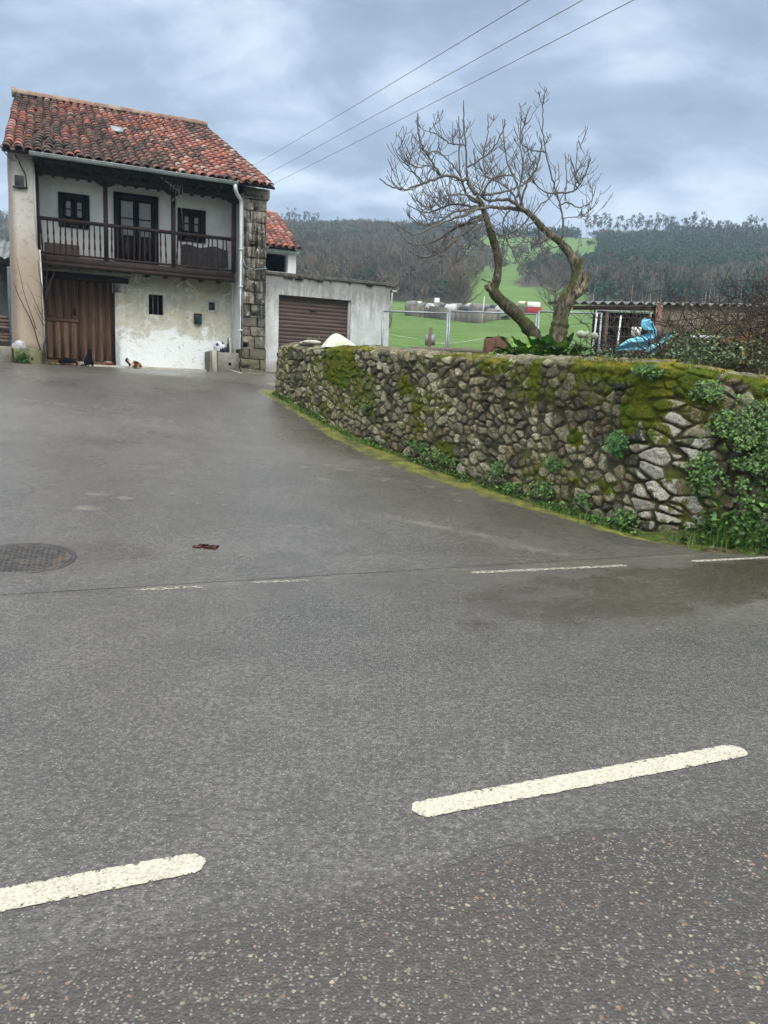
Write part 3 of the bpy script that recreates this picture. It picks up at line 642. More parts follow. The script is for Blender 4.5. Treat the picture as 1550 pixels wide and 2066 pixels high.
    for k in range(15):
        a0, a1 = (k-.03)/15, (k+1.03)/15; P0 = np.array(R0)*(1-a0)+np.array(R1)*a0; P1 = np.array(R0)*(1-a1)+np.array(R1)*a1; v = []
        for P, rr, h in ((P0, .13, .055), (P1, .125, .045)):
            for q in np.linspace(-.15, pi+.15, 8): v.append(P+np.array([0, rr*cos(q)*1.25, h+rr*sin(q)]))
        m.add(v, [(i, 8+i, 9+i, i+1) for i in range(7)], col=np.tile(np.array([(.26, .165, .125), (.22, .14, .11), (.30, .22, .17)][g.integers(0, 3)]), (16, 1)))
    m.box((.02, 4.25, 9.86), (.12, 4.55, 10.05), col=np.tile((.35, .28, .21), (8, 1))); m.box((5.60, 4.25, 9.86), (5.68, 4.55, 10.03), col=np.tile((.35, .28, .21), (8, 1)))
    B(m, 'ridge_tiles', M['tile'], roof)
    m = MB(); P = lambda a, b: np.array(E0)*(1-a)*(1-b)+np.array(E1)*a*(1-b)+np.array(R1)*a*b+np.array(R0)*(1-a)*b
    c0, c1 = P(.425, .50), P(.475, .50); c2, c3 = P(.475, .575), P(.425, .575); v = [c+np.array([0, 0, .16]) for c in (c0, c1, c2, c3)]; v += [c+np.array([0, 0, .13]) for c in (c0, c1, c2, c3)]
    m.add(v, [(0, 1, 2, 3), (0, 4, 5, 1), (1, 5, 6, 2), (2, 6, 7, 3), (3, 7, 4, 0)]); B(m, 'roof_light', M['galv'], roof)
    # soffit closing, header beam, rafter ends
    m = MB(); m.box((.58, .24, 6.83), (5.84, .42, 7.06)); m.box((.58, -.30, 7.0), (5.84, 1.1, 7.05))
    for k in range(18): m.box((.7+k*.3, -.34, 6.94), (.78+k*.3, 1.1, 7.0))
    B(m, 'eave_beam', M['soffit'])
    # gutter and downpipe
    m = MB(); an = np.linspace(pi, 2*pi, 9); v = []; gx = np.linspace(.50, 5.62, 8)
    for x in gx:
        for q in an: v.append((x, -.47+.075*cos(q), 7.10+.075*sin(q)-.02*(x/6)))
    n = 9; m.add(v, [(i*n+j, (i+1)*n+j, (i+1)*n+j+1, i*n+j+1) for i in range(7) for j in range(8)])
    m.tube([(.5, -.545, 7.10), (5.62, -.545, 7.08)], .012, 6)
    for k in range(7): m.tube([(.8+k*.8, -.55, 7.12), (.8+k*.8, -.545, 7.04), (.8+k*.8, -.47, 7.01), (.8+k*.8, -.39, 7.05)], .012, 4)
    B(m, 'gutter', M['zinc'])
    m = MB(); m.tube([(5.55, -.47, 7.03), (5.56, -.46, 6.90), (5.62, -.38, 6.80), (5.78, -.12, 6.74), (5.80, -.09, 6.62), (5.80, -.09, 2.64)], .052, 10)
    for z in (3.2, 4.4, 5.4): m.tube([(5.80, -.09, z), (5.80, -.09, z+.04)], .062, 10)
    B(m, 'downpipe', M['white_paint'], smooth=False)
    m = MB(); m.tube([(5.87, -.03, 7.0), (5.87, -.03, 2.7)], .016, 5); m.tube([(5.87, -.03, 5.2), (5.95, -.04, 4.98), (6.2, -.05, 4.93), (6.56, -.04, 4.98)], .012, 5); B(m, 'wall_cable', M['zinc'])
    # balcony
    m = MB(); m.box((.66, .30, 4.62), (5.72, .42, 4.84)); m.box((.66, .42, 4.74), (5.72, 1.1, 4.80)); m.box((.66, .22, 4.56), (5.72, .30, 4.66))
    for k in range(10): m.box((.85+k*.5, .40, 4.60), (.95+k*.5, 1.1, 4.74))
    bal = B(m, 'balcony', M['dark_wood'])
    m = MB(); m.box((.62, .29, 5.70), (5.72, .38, 5.78)); m.box((.62, .31, 4.86), (5.72, .36, 4.91)); B(m, 'handrail', M['dark_wood'], bal)
    g = np.random.default_rng(3); K = 35
    mm = MB(); mm.lathe((0, 0, 0), [(.016, .0), (.018, .14), (.028, .2), (.024, .30), (.016, .4), (.026, .5), (.018, .62), (.018, .80)], 7); src = None
    for k in range(K):
        u = .74+k*(4.93/K)
        if min(abs(u-p) for p in (2.29, 4.03, 5.67)) < .07: continue
        if src is None:
            src = mm.build('baluster', M['dark_wood'], bal); o = src
        else:
            o = src.copy(); sc.collection.objects.link(o); o.parent = bal
        o.location = (u, .335, 4.905-HZ); o.rotation_euler = (g.normal(0, .01), g.normal(0, .035), g.uniform(0, 1))
    for u in (2.29, 4.03, 5.69, .66):
        m = MB(); w = .055 if u > 1 else .035; m.box((u-w, .27, 4.84), (u+w, .27+2*w, 6.83))
        if u > 1: m.add([(u-.28, .28, 6.83), (u-.12, .28, 6.72), (u+.12, .28, 6.72), (u+.28, .28, 6.83), (u-.28, .37, 6.83), (u-.12, .37, 6.72), (u+.12, .37, 6.72), (u+.28, .37, 6.83)], [(0, 1, 2, 3), (7, 6, 5, 4), (0, 4, 5, 1), (1, 5, 6, 2), (2, 6, 7, 3)])
        B(m, 'balcony_post', M['dark_wood'])
    # windows with two leaves, upper panes, lower panels
    def window(name, u0, u1, z0, z1, d, sill=.36, rows=2, label=None):
        m = MB(); c = .075; m.box((u0-.05, d-.06, z0-.06), (u0+c, d+.06, z1+.05)); m.box((u1-c, d-.06, z0-.06), (u1+.05, d+.06, z1+.05)); m.box((u0+c, d-.058, z1-.09), (u1-c, d+.06, z1+.05)); m.box((u0+c, d-.058, z0-.06), (u1-c, d+.06, z0+.02))
        fr = B(m, name, M['window_wood']); um = (u0+u1)/2; zs = z0+(z1-z0)*sill
        m = MB()
        for a, b in ((u0+c, um-.01), (um+.01, u1-c)):
            m.box((a, d+.0, z0+.02), (a+.07, d+.05, z1-.09)); m.box((b-.07, d, z0+.02), (b, d+.05, z1-.09)); m.box((a+.07, d, z1-.15), (b-.07, d+.05, z1-.09)); m.box((a+.07, d+.002, z0+.02), (b-.07, d+.05, zs))
            m.box((a+.11, d-.012, z0+.08), (b-.11, d+.002, zs-.07))
            for k in range(1, rows): zz = zs+(z1-.15-zs)*k/rows; m.box((a+.07, d+.004, zz-.013), (b-.07, d+.05, zz+.013))
        B(m, 'leaf_frame', M['window_wood'], fr)
        for a, b in ((u0+c+.07, um-.08), (um+.08, u1-c-.07)):
            m = MB(); m.add([(a, d+.03, zs), (b, d+.03, zs), (b, d+.03, z1-.15), (a, d+.03, z1-.15)], [(0, 1, 2, 3)]); B(m, 'pane', M['pane'], fr)
    window('window', 1.20, 1.88, 5.78, 6.55, 1.12, .30); window('window', 4.31, 4.99, 5.76, 6.53, 1.12, .30); window('balcony_door', 2.60, 3.68, 4.93, 6.74, 1.12, .42)
    # barn door: two leaves with raised vertical panels
    def leaf(u0, u1, npan, split):
        m = MB(); d = 1.20; m.box((u0, d, 2.12), (u1, d+.05, 4.42)); w = (u1-u0-.04)/npan
        for k in range(npan):
            a = u0+.04+k*w
            for z0, z1 in (((2.24, 3.22), (3.34, 4.36)) if split else ((2.20, 4.36),)):
                m.bbox((a, d-.05, z0), (a+w*.66, d+.01, z1), 0, .014)
        m.bbox((u0+.01, d-.03, 2.12), (u1-.01, d+.01, 2.20), 0, .006)
        if split: m.bbox((u0+.01, d-.035, 3.235), (u1-.01, d+.01, 3.325), 0, .008); m.bbox((u0+.01, d-.045, 3.335), (u1-.01, d+.01, 3.355), 0, .004)
        return B(m, 'barn_door', M['barn_door'])
    l1 = leaf(.74, 1.60, 4, True); leaf(1.61, 2.50, 4, False)
    m = MB(); m.box((1.47, 1.13, 3.42), (1.53, 1.18, 3.62)); m.tube([(1.50, 1.10, 3.52), (1.42, 1.10, 3.54)], .013, 6); m.tube([(1.50, 1.16, 3.52), (1.50, 1.10, 3.52)], .014, 6); B(m, 'door_handle', M['window_wood'], l1)
    m = MB(); m.bbox((2.52, 1.05, 1.9), (2.83, 1.2, 4.30), 0, .012); m.bbox((2.48, 1.04, 4.10), (2.86, 1.2, 4.42), 0, .012); B(m, 'door_jamb', M['limewash'])
    m = MB(); m.box((.72, .95, 4.36), (2.90, 1.22, 4.50)); m.box((.70, 1.04, 4.50), (2.52, 1.3, 4.56)); m.box((2.50, 1.04, 2.0), (2.535, 1.2, 4.36)); B(m, 'door_lintel', M['soffit'])
    m = MB(); m.bbox((.66, .50, 4.50), (2.92, .80, 4.575), 0, .01); B(m, 'concrete_beam', M['pale_concrete'])
    # ground floor openings
    m = MB(); m.box((3.40, 1.28, 3.55), (3.9, 1.32, 4.2)); w = B(m, 'ground_window', M['black_void'])
    for x in (3.57, 3.71): m = MB(); m.tube([(x, 1.16, 3.59), (x, 1.16, 4.15)], .011, 6); B(m, 'window_bar', M['galv'], w)
    m = MB(); m.box((5.07, 1.075, 3.78), (5.13, 1.16, 4.11)); m.box((5.32, 1.075, 3.78), (5.38, 1.16, 4.11)); m.box((5.13, 1.077, 4.06), (5.32, 1.16, 4.11)); m.box((5.13, 1.077, 3.78), (5.32, 1.16, 3.83)); w = B(m, 'small_window', M['white_paint'])
    m = MB(); m.box((5.13, 1.25, 3.83), (5.32, 1.28, 4.06)); B(m, 'pane', M['pane'], w)
    m = MB(); m.bbox((.70, .52, 1.85), (4.99, 1.12, 2.10), .004, .02); B(m, 'door_step', M['pale_concrete'])
    # small services on the left pier
    m = MB(); m.bbox((.15, -.09, 6.36), (.36, .0, 6.62), 0, .012); m.box((.10, -.10, 6.33), (.42, .0, 6.36)); B(m, 'meter_box', simple('meter_box_grey', (.06, .06, .065), .5, .2, 8))
    m = MB(); m.tube([(.18, -.03, 7.1), (.28, -.03, 6.9), (.40, -.03, 6.66), (.42, -.04, 6.36)], .016, 5); m.tube([(.12, -.03, 6.34), (.25, -.03, 6.30), (.46, -.03, 6.35)], .010, 5); B(m, 'service_cable', M['cable'])
farmhouse()
def hobj(m, name, mat, label, cat, u, d, z, group=None, **k):
    """a mesh modelled in the house frame, standing as its own thing at (u, d, z)"""
    o = m.build(name, mat, None, (u, d, z), **k); p = hw(u, d, z); o.location = p; o.rotation_euler = (0, 0, HR); return tag(o, label, cat, group)
# antenna on the balcony post
t = thing('tv_antenna', 'grey television antenna with crossed rods, fixed to the balcony post under the gutter', 'antenna', tuple(hw(4.03, .2, 6.60)), HR)
m = MB(); m.tube([(-.42, -.42, .42), (.12, -.20, .16)], .016, 6); m.build('boom', M['galv'], t)
m = MB()
for k in range(4):
    q = np.array([-.42, -.42, .42])*(1-(.55+k*.14))+np.array([.12, -.20, .16])*(.55+k*.14); m.tube([q+np.array([-.02, 0, -.15]), q+np.array([.05, 0, .20])], .007, 5)
m.tube([(.10, -.2, -.05), (.10, -.2, .42)], .008, 5); m.tube([(.20, -.2, -.02), (.20, -.2, .38)], .008, 5); m.tube([(-.02, -.2, .30), (.24, -.2, .30)], .007, 5); m.build('rod', M['galv'], t)
m = MB(); m.tube([(.0, .1, -.3), (.06, -.1, -.1), (.12, -.2, .16)], .014, 6); m.tube([(.0, -.15, .0), (-.08, -.2, -.12)], .012, 5); m.build('bracket', M['galv'], t)
m = MB(); m.tube([(.12, -.2, .1), (.20, -.1, -.4), (.24, .0, -.75)], .005, 4); m.build('lead', M['zinc'], t)
# balcony contents
m = MB(); m.bbox((0, 0, 0), (.86, .07, .42), 0, .01); hobj(m, 'wooden_board', M['brown_board'], 'brown wooden board leaning behind the left end of the balcony rail', 'board', 0, 0, 0).location = tuple(hw(.78, .75, 4.80))
m = MB(); X, Y = np.meshgrid(np.linspace(0, 1.28, 30), np.linspace(0, .5, 12)); m.grid(X, .06*np.sin(X*5)+.05*(fbm(X*5, Y*8, 3)-.5)+.0*Y, Y-.07*(1-(2*X/1.28-1)**2)*(Y < .1)+.03*np.sin(X*9)*(Y > .4)); m.grid(X, .25+.0*X, Y); 
o = hobj(m, 'garden_seat', M['dark_cloth'], 'dark cushioned seat pushed against the right end of the balcony rail', 'seat', 0, 0, 0); o.location = tuple(hw(4.28, .46, 4.98))
# mailbox
t = thing('mailbox', 'dark green metal letter box hung on the white wall right of the barred window', 'mailbox', tuple(hw(4.70, 1.1, 3.40)), HR)
m = MB(); m.bbox((0, -.11, 0), (.22, 0, .24), 0, .018); m.build('body', M['mail_green'], t); m = MB(); m.bbox((-.008, -.125, .235), (.228, 0, .30), 0, .02); m.build('lid', M['mail_green'], t); m = MB(); m.box((.02, -.127, .222), (.20, -.12, .232)); m.build('slot', M['galv'], t)
# concrete trough with a white end post
t = thing('concrete_trough', 'low grey concrete trough with a white end post under the downpipe', 'trough', tuple(hw(5.01, .15, 2.0)), HR)
m = MB(); m.bbox((.19, 0, 0), (.82, .10, .60), .004, .02); m.bbox((.19, .10, 0), (.29, .92, .59), .004, .02); m.bbox((.74, .10, 0), (.82, .92, .59), .004, .02); m.box((.28, .09, 0), (.76, .92, .50)); m.build('basin', M['grey_concrete'], t)
m = MB(); m.bbox((0, -.02, 0), (.19, .90, .64), .004, .03); m.build('end_post', M['pale_concrete'], t); m = MB(); m.lathe((0, 0, 0), [(.0, .0), (.04, .0), (.045, -.004)], 10); o = m.build('drain_hole', M['black_void'], t); o.location = (.55, -.006, .28); o.rotation_euler = (R(90), 0, 0)
# things on the trough: bag and bottle
def lump(c, r, seed, n=14, amp=.35, flat=None):
    a = np.linspace(0, 2*pi, n*2+1); b = np.linspace(.02, pi-.02, n); A, B_ = np.meshgrid(a, b); rr = 1+amp*(fbm(A*1.2+0*B_, B_*1.6, seed, 3)-.5)*2*np.sin(B_); rr[:, -1] = rr[:, 0]
    X = c[0]+r[0]*rr*np.sin(B_)*np.cos(A); Y = c[1]+r[1]*rr*np.sin(B_)*np.sin(A); Z = c[2]+r[2]*rr*np.cos(B_)
    if flat is not None: Z = np.maximum(Z, flat)
    return X, Y, Z
m = MB(); m.grid(*lump((0, 0, .14), (.17, .12, .17), 5, flat=0)); t = NT('patterned_bag', .6); n = t.noise(9, 2, .5); t.col(t.mix(t.mr(n, .5, .54), (.62, .60, .66), (.030, .025, .075))); o = m.build('shopping_bag', t.m, smooth=True); o.location = tuple(hw(5.28, .30, 2.60)); o.rotation_euler = (0, 0, HR); tag(o, 'crumpled white and navy plastic bag on the rim of the concrete trough', 'bag')
m = MB(); m.lathe((0, 0, 0), [(.0, 0), (.045, 0), (.045, .20), (.02, .27), (.018, .40), (.0, .40)], 10); o = m.build('bottle', simple('brown_glass', (.05, .03, .03), .25, .2, 5), smooth=True); o.location = tuple(hw(5.52, .22, 2.60)); tag(o, 'tall dark brown bottle standing beside the bag on the concrete trough', 'bottle')
m = MB(); m.lathe((0, 0, 0), [(.0, 0), (.05, 0), (.055, .12), (.04, .15), (.0, .15)], 10); o = m.build('jar', simple('purple_jar', (.06, .05, .09), .3, .2, 5), smooth=True); o.location = tuple(hw(5.44, .25, 2.60)); tag(o, 'small dark jar between the bag and the brown bottle on the trough', 'jar')
# ------------------------------------------------------------------ GARAGE
G = thing('garage', 'flat roofed whitewashed garage with brown roller door beside the farmhouse', 'garage', tuple(hw(6.58, .25, 2.1)), HR)
def garage():
    W = 3.93; m = MB(); holes_wall(m, 0, W, -.3, 2.76, 0, .22, [(.42, 2.67, -.29, 2.24)]); 
    m.box((0, .22, -.3), (.2, 6.5, 2.76)); m.box((W-.2, .22, -.3), (W, 6.5, 2.76)); m.box((.2, 6.3, -.3), (W-.2, 6.5, 2.76)); m.build('walls', M['garage_white'], G)
    m = MB(); m.bbox((-.02, -.05, 2.765), (W+.10, 6.6, 2.86), .003, .02); 
    for k in range(22): x = rng.uniform(0, W); m.box((x, -.058, 2.72+rng.uniform(-.03, .02)), (x+rng.uniform(.03, .2), .0, 2.80))
    m.build('roof_slab', simple('slab_edge', (.075, .070, .060), .95, .4, 6, bump=.5), G)
    m = MB(); m.bbox((W+.05, -.05, 2.60), (W+.22, .10, 2.66), 0, .01); m.build('gutter_outlet', M['zinc'], G)
    m = MB(); n = 23*8; z = np.linspace(-.28, 2.24, n); y = .17+.020*np.abs(np.sin(z/2.52*23*pi))**.6; X, Z = np.meshgrid([.42, 2.67], z); m.grid(X, np.repeat(y[:, None], 2, 1)*-1+.36, Z); m.box((.42, .215, 2.08), (2.67, .33, 2.24)); d = m.build('roller_door', M['roller'], G)
    m = MB(); m.bbox((1.42, .14, 1.86), (1.62, .17, 1.90), 0, .004); m.build('handle', M['window_wood'], d)
    m = MB(); m.box((2.61, .05, -.28), (2.672, .21, 2.241)); m.build('door_jamb', simple('jamb_grey', (.30, .29, .30), .8, .2, 6), G)
garage()
# ------------------------------------------------------------------ ANNEX behind the garage
A = thing('outbuilding', 'small tiled outbuilding with a dark open loft rising behind the garage roof', 'outbuilding', tuple(hw(7.2, 7.2, 2.1)), HR)
m = MB(); holes_wall(m, 0, 2.37, 0, 4.75, 0, .25, [(.5, 2.05, 3.95, 4.63)]); m.box((0, .25, 0), (.2, 5, 4.75)); m.box((2.17, .25, 0), (2.37, 5, 4.75)); m.box((.2, 4.8, 0), (2.17, 5, 4.75)); m.build('walls', M['upper_white'], A)
m = MB(); m.box((.2, .9, 3.9), (2.17, .95, 4.7)); m.build('loft_opening', M['black_void'], A)
m = MB(); e0, e1, r0, r1 = np.array((-.5, -.35, 4.78)), np.array((2.52, -.35, 4.78)), np.array((-.5, 2.6, 6.62)), np.array((2.30, 2.6, 6.62)); b0, b1 = np.array((-.5, 5.4, 4.85)), np.array((2.3, 5.4, 4.85))
m.add([e0, e1, r1, r0, b1, b0], [(0, 1, 2, 3), (3, 2, 4, 5)]); m.add([(2.37, 0, 4.75), (2.37, 5, 4.75), (2.30, 2.6, 6.55)], [(0, 1, 2)]); rf = m.build('roof', M['soffit'], A)
tile_roof(e0, e1, r0, r1, 12, 14, lambda a, b, g, k: (g.choice([5, 6]) if k else (g.choice([8, 4]) if (a > .9 and b < .3) else g.choice([0, 1, 1, 2, 0, 7, 6]))), 9).build('roof_tiles', M['tile'], rf)
m = MB(); m.box((-.3, -.12, 4.64), (2.45, .0, 4.75)); m.build('eave_beam', M['white_paint'], A)
# ------------------------------------------------------------------ LEAN-TO with firewood at the left edge
t = thing('woodshed', 'open lean-to with corrugated roof and blue-grey post against the left pier', 'shed', tuple(hw(-1.6, .7, 2.1)), HR)
m = MB(); X = np.linspace(-3, 1.55, 160); Yv = np.linspace(-.45, 1.9, 6); XX, YY = np.meshgrid(X, Yv); m.grid(XX, YY, 2.55+(YY+.45)*.34+.028*np.cos(XX/.17*2*pi)); m.build('corrugated_roof', simple('bluish_fibre_cement', (.22, .24, .25), .7, .3, 5, dirt=(.08, .09, .09)), t)
m = MB(); m.box((-3, -.40, 2.36), (1.58, -.32, 2.50)); m.build('roof_beam', M['soffit'], t)
m = MB(); m.bbox((1.49, -.42, .30), (1.57, -.34, 2.36), 0, .006); m.build('post', simple('blue_grey_paint', (.13, .16, .20), .5, .2, 6), t)
m = MB(); m.box((-3, 1.9, 0), (1.55, 2.0, 3.2)); m.build('back_wall', M['garage_white'], t)
m = MB(); m.bbox((-3, -.7, -.1), (1.62, 1.9, .34), .004, .03); m.build('plinth', M['grey_concrete'], t)
g = np.random.default_rng(11); lm = simple('split_log', (.13, .10, .075), .9, .4, 12, bump=.5)
for r_ in range(9):
    for k in range(3):
        u = -.45-.0*k; L = g.uniform(.55, .8); y0 = .35+k*.0; z = 2.44+.075+r_*.085; x = -1.75+k*.58+g.normal(0, .03)
        m = MB(); rr = g.uniform(.035, .05); m.tube([(x, 0, 0), (x+L*.5, g.normal(0, .02), g.normal(0, .012)), (x+L, g.normal(0, .03), 0)], [rr, rr*1.05, rr*.9], 7)
        o = m.build('firewood_log', lm); o.location = tuple(hw(0, .55+g.normal(0, .03), z)); o.rotation_euler = (0, g.normal(0, .02), HR); tag(o, 'weathered grey-brown firewood log in the pile under the lean-to', 'log', 'firewood stacked under the lean-to')
# rocks and plant at the foot of the left pier, bare climber by the barn door
m = MB(); m.grid(*lump((0, 0, .15), (.17, .14, .17), 21, amp=.3)); o = m.build('stone', simple('pale_stone', (.36, .37, .38), .9, .3, 12, bump=.6), smooth=True); o.location = tuple(hw(.14, -.18, 2.28)); tag(o, 'pale grey rounded stone on the mossy block at the foot of the left pier', 'stone')
m = MB(); m.bbox((-.05, -.32, 1.85), (.64, -.02, 2.42), .01, .04); hobj(m, 'stone_block', simple('mossy_block', (.13, .13, .075), .95, .4, 6, dirt=(.05, .07, .015), bump=.6), 'mossy concrete block at the foot of the left pier', 'block', 0, 0, 0)
def leaves(m, P, size, nrm=None, cols=((.035, .095, .018),), g=rng, n=5, droop=.3, aspect=.75, wob=1.0):
    """leaf blades: folded 6-vertex blades at points P"""
    P = np.asarray(P, float); k = len(P); size = np.broadcast_to(size, (k,))*g.uniform(.65, 1.3, k)
    d = g.normal(0, 1, (k, 3)); d[:, 2] = d[:, 2]*.6+.15
    if nrm is not None: N_ = np.asarray(nrm, float)+g.normal(0, .45*wob, (k, 3))
    else: N_ = g.normal(0, 1, (k, 3)); N_[:, 2] = np.abs(N_[:, 2])+.4
    N_ /= np.linalg.norm(N_, axis=1)[:, None]; d -= N_*(d*N_).sum(1)[:, None]; d /= np.linalg.norm(d, axis=1)[:, None]+1e-9; s = np.cross(N_, d)
    L = size[:, None]; W = L*aspect*.5
    v = np.stack([P, P+d*L*.35+s*W+N_*L*.10, P+d*L*.8+s*W*.6, P+d*L*1.05-N_*L*droop*.5, P+d*L*.8-s*W*.6, P+d*L*.35-s*W+N_*L*.10, P+d*L*.45-N_*L*.02], 1)
    f = np.array([(0, 1, 6), (1, 2, 6), (2, 3, 6), (3, 4, 6), (4, 5, 6), (5, 0, 6)])
    F_ = (np.arange(k)[:, None, None]*7+f[None]).reshape(-1, 3)
    c = np.array(cols)[g.integers(0, len(cols), k)]*g.uniform(.6, 1.4, (k, 1))
    m.add(v.reshape(-1, 3), F_, col=np.repeat(c, 7, 0)); return m
def blades(m, P, h, w, g=rng, lean=.35, cols=((.05, .12, .02),)):
    P = np.asarray(P, float); k = len(P); h = np.broadcast_to(h, (k,))*g.uniform(.5, 1.3, k); a = g.uniform(0, 2*pi, k); D = np.stack([np.cos(a), np.sin(a), 0*a], 1); S_ = np.stack([-np.sin(a), np.cos(a), 0*a], 1)*w
    Lz = np.array([0, 0, 1.]); ln = g.uniform(.1, 1, k)[:, None]*lean; hh = h[:, None]
    v = np.stack([P-S_, P+S_, P+Lz*hh*.5+D*ln*hh*.3+S_*.7, P+Lz*hh*.5+D*ln*hh*.3-S_*.7, P+Lz*hh*(1-.3*ln)+D*ln*hh], 1)
    b = np.arange(k)[:, None]*5; m.add(v.reshape(-1, 3), b+np.array([[0, 1, 2, 3]]), col=np.repeat(np.array(cols)[g.integers(0, len(cols), k)]*g.uniform(.6, 1.4, (k, 1)), 5, 0)); m.F.setdefault(3, []).append((b+np.array([[3, 2, 4]]))+m.n-5*k); return m
GR = ((.030, .085, .016), (.045, .125, .022), (.065, .155, .030), (.025, .065, .014))
m = MB(); P = np.array([hw(.16, -.36, 2.12)+rng.normal(0, 1, 3)*(.13, .06, .11) for _ in range(260)]); leaves(m, P, .06, cols=GR); tag(m.build('low_plant', M['leaf']), 'small dark green leafy plant at the foot of the left pier', 'plant')
t = thing('climber', 'thin bare climbing shrub between the left pier and the barn door', 'shrub', tuple(hw(.74, -.05, 2.0)), HR)
m = MB(); g = np.random.default_rng(5)
def shoot(m, p, q, r0, r1, wob=.06, n=8, g=g, col=(.07, .055, .045), sides=5):
    s = np.linspace(0, 1, n)[:, None]; P = np.array(p)*(1-s)+np.array(q)*s+np.cumsum(g.normal(0, wob/n, (n, 3)), 0)*s; m.tube(P, np.linspace(r0, r1, n), sides, cap=False, col=np.tile(col, (n*sides, 1))); return P
shoot(m, (.0, -.1, 0), (-.60, -.12, 2.1), .022, .008, .3); shoot(m, (.0, -.1, .1), (.06, -.1, 2.75), .022, .007, .25); shoot(m, (-.02, -.1, 1.0), (-.25, -.1, 1.5), .012, .004); shoot(m, (.03, -.1, 1.7), (.35, -.1, 2.6), .010, .004)
shoot(m, (-.05, -.1, .15), (-.05, -.12, 1.2), .02, .008, .3); shoot(m, (-.2, -.12, .9), (-.75, -.1, 2.6), .012, .004, .2); shoot(m, (.0, -.1, .3), (.45, -.15, .75), .012, .004); shoot(m, (-.05, -.1, 1.2), (-.35, -.1, 2.0), .010, .004); shoot(m, (.05, -.1, 2.0), (.15, -.05, 3.2), .008, .003)
for k in range(16): a = g.uniform(0, 1); b = np.array((.03, -.1, .6+2*a)); shoot(m, b, b+np.array([g.uniform(-.4, .5), g.uniform(-.1, .1), g.uniform(.1, .5)]), .006, .002, .1)
m.build('stems', M['twig'], t)
# ------------------------------------------------------------------ forecourt: apron, kerb strip, grate, litter
def slab(name, pts, z, th, mat, label, cat, kind=None, zt=None):
    m = MB(); n = len(pts); zt = zt or [z]*n; m.add([(p[0], p[1], a) for p, a in zip(pts, zt)]+[(p[0], p[1], a-th) for p, a in zip(pts, zt)], [tuple(range(n))]+[(i, i+n, (i+1) % n+n, (i+1) % n) for i in range(n)]); return tag(m.build(name, mat), label, cat, kind=kind)
ap = [hw(5.0, .35)[:2], hw(5.9, -1.1)[:2], (-2.75, 17.6), (-2.2, 17.3), (-1.5, 19.2), hw(10.4, .3)[:2], hw(6.6, .3)[:2]]
slab('concrete_apron', ap, 2.1, .3, M['grey_concrete'], None, None, 'structure', zt=[2.06, 1.98, 1.72, 1.70, 1.93, 2.12, 2.12])
a, b = at_z(466, 749, 2.07), at_z(552, 776, 1.72)
m = MB(); m.tube([a+(0, 0, .03), (a+b)/2+(0, 0, .03), b+(0, 0, .03)], .022, 6); tag(m.build('white_pipe', M['white_plastic']), 'thin white plastic pipe lying across the concrete apron', 'pipe')
m = MB(); a, b = at_z(528, 785, 1.68), at_z(556, 785, 1.6)
c = (a+b)/2; m.bbox((-.32, -.45, -.03), (.30, .35, .02), 0, .01); o = m.build('drain_slot', M['black_void']); o.location = (c[0], c[1], float(gz(c[0], c[1]))+.02); o.rotation_euler = (R(10), 0, R(23)); tag(o, 'dark open drain slot at the far foot of the stone wall', 'drain')
# cat bowls
for nm, px, py, rr, mt, lb in (('food_bowl', 165, 728, .085, 'white_plastic', 'white shallow food bowl in front of the barn door'), ('food_bowl', 217, 727, .085, 'red_plastic', 'red food bowl with white rim in front of the barn door')):
    q = hw(1.62 if px == 165 else 2.30, .62, 2.10); t = thing(nm, lb, 'bowl', tuple(q)); h = .05 if px == 165 else .09
    m = MB(); m.lathe((0, 0, 0), [(.0, .004), (rr*.8, .0), (rr, h), (rr-.012, h), (rr*.7, .02), (0, .02)], 18); m.build('bowl_body', M[mt], t, smooth=True)
    m = MB(); m.lathe((0, 0, 0), [(rr+.004, h-.008), (rr+.006, h+.004), (rr-.014, h+.004)], 18); m.build('rim', M['white_plastic'], t, smooth=True)
m = MB(); g = np.random.default_rng(2)
P = np.array([hw(g.uniform(.8, 1.7), g.uniform(.2, .5), 2.07) for _ in range(240)]); leaves(m, P, .06, nrm=np.tile([0, 0, 1.], (240, 1)), cols=((.28, .20, .09), (.18, .12, .06), (.35, .28, .15)), g=g); tag(m.build('dry_leaves', M['leaf']), 'scattered dry yellow leaves in front of the barn door', 'leaves', kind='stuff')
# ------------------------------------------------------------------ CATS
def skin(name, P, E_, Rr, mat, loc, rz, parent=None):
    me = bpy.data.meshes.new(name); me.from_pydata(P, E_, []); o = bpy.data.objects.new(name, me); sc.collection.objects.link(o)
    o.modifiers.new('s', 'SKIN'); o.modifiers.new('u', 'SUBSURF').levels = 2; o.modifiers['u'].render_levels = 2
    if not me.skin_vertices: 
        bpy.context.view_layer.objects.active = o
    for v, r_ in zip(me.skin_vertices[0].data, Rr): v.radius = (r_ if isinstance(r_, tuple) else (r_, r_))
    me.skin_vertices[0].data[0].use_root = True
    dg = bpy.context.evaluated_depsgraph_get(); me2 = bpy.data.meshes.new_from_object(o.evaluated_get(dg)); me2.materials.clear(); me2.materials.append(mat)
    me2.polygons.foreach_set('use_smooth', np.ones(len(me2.polygons), bool))
    o.modifiers.clear(); o.data = me2; o.location = loc; o.rotation_euler = (0, 0, rz); return o
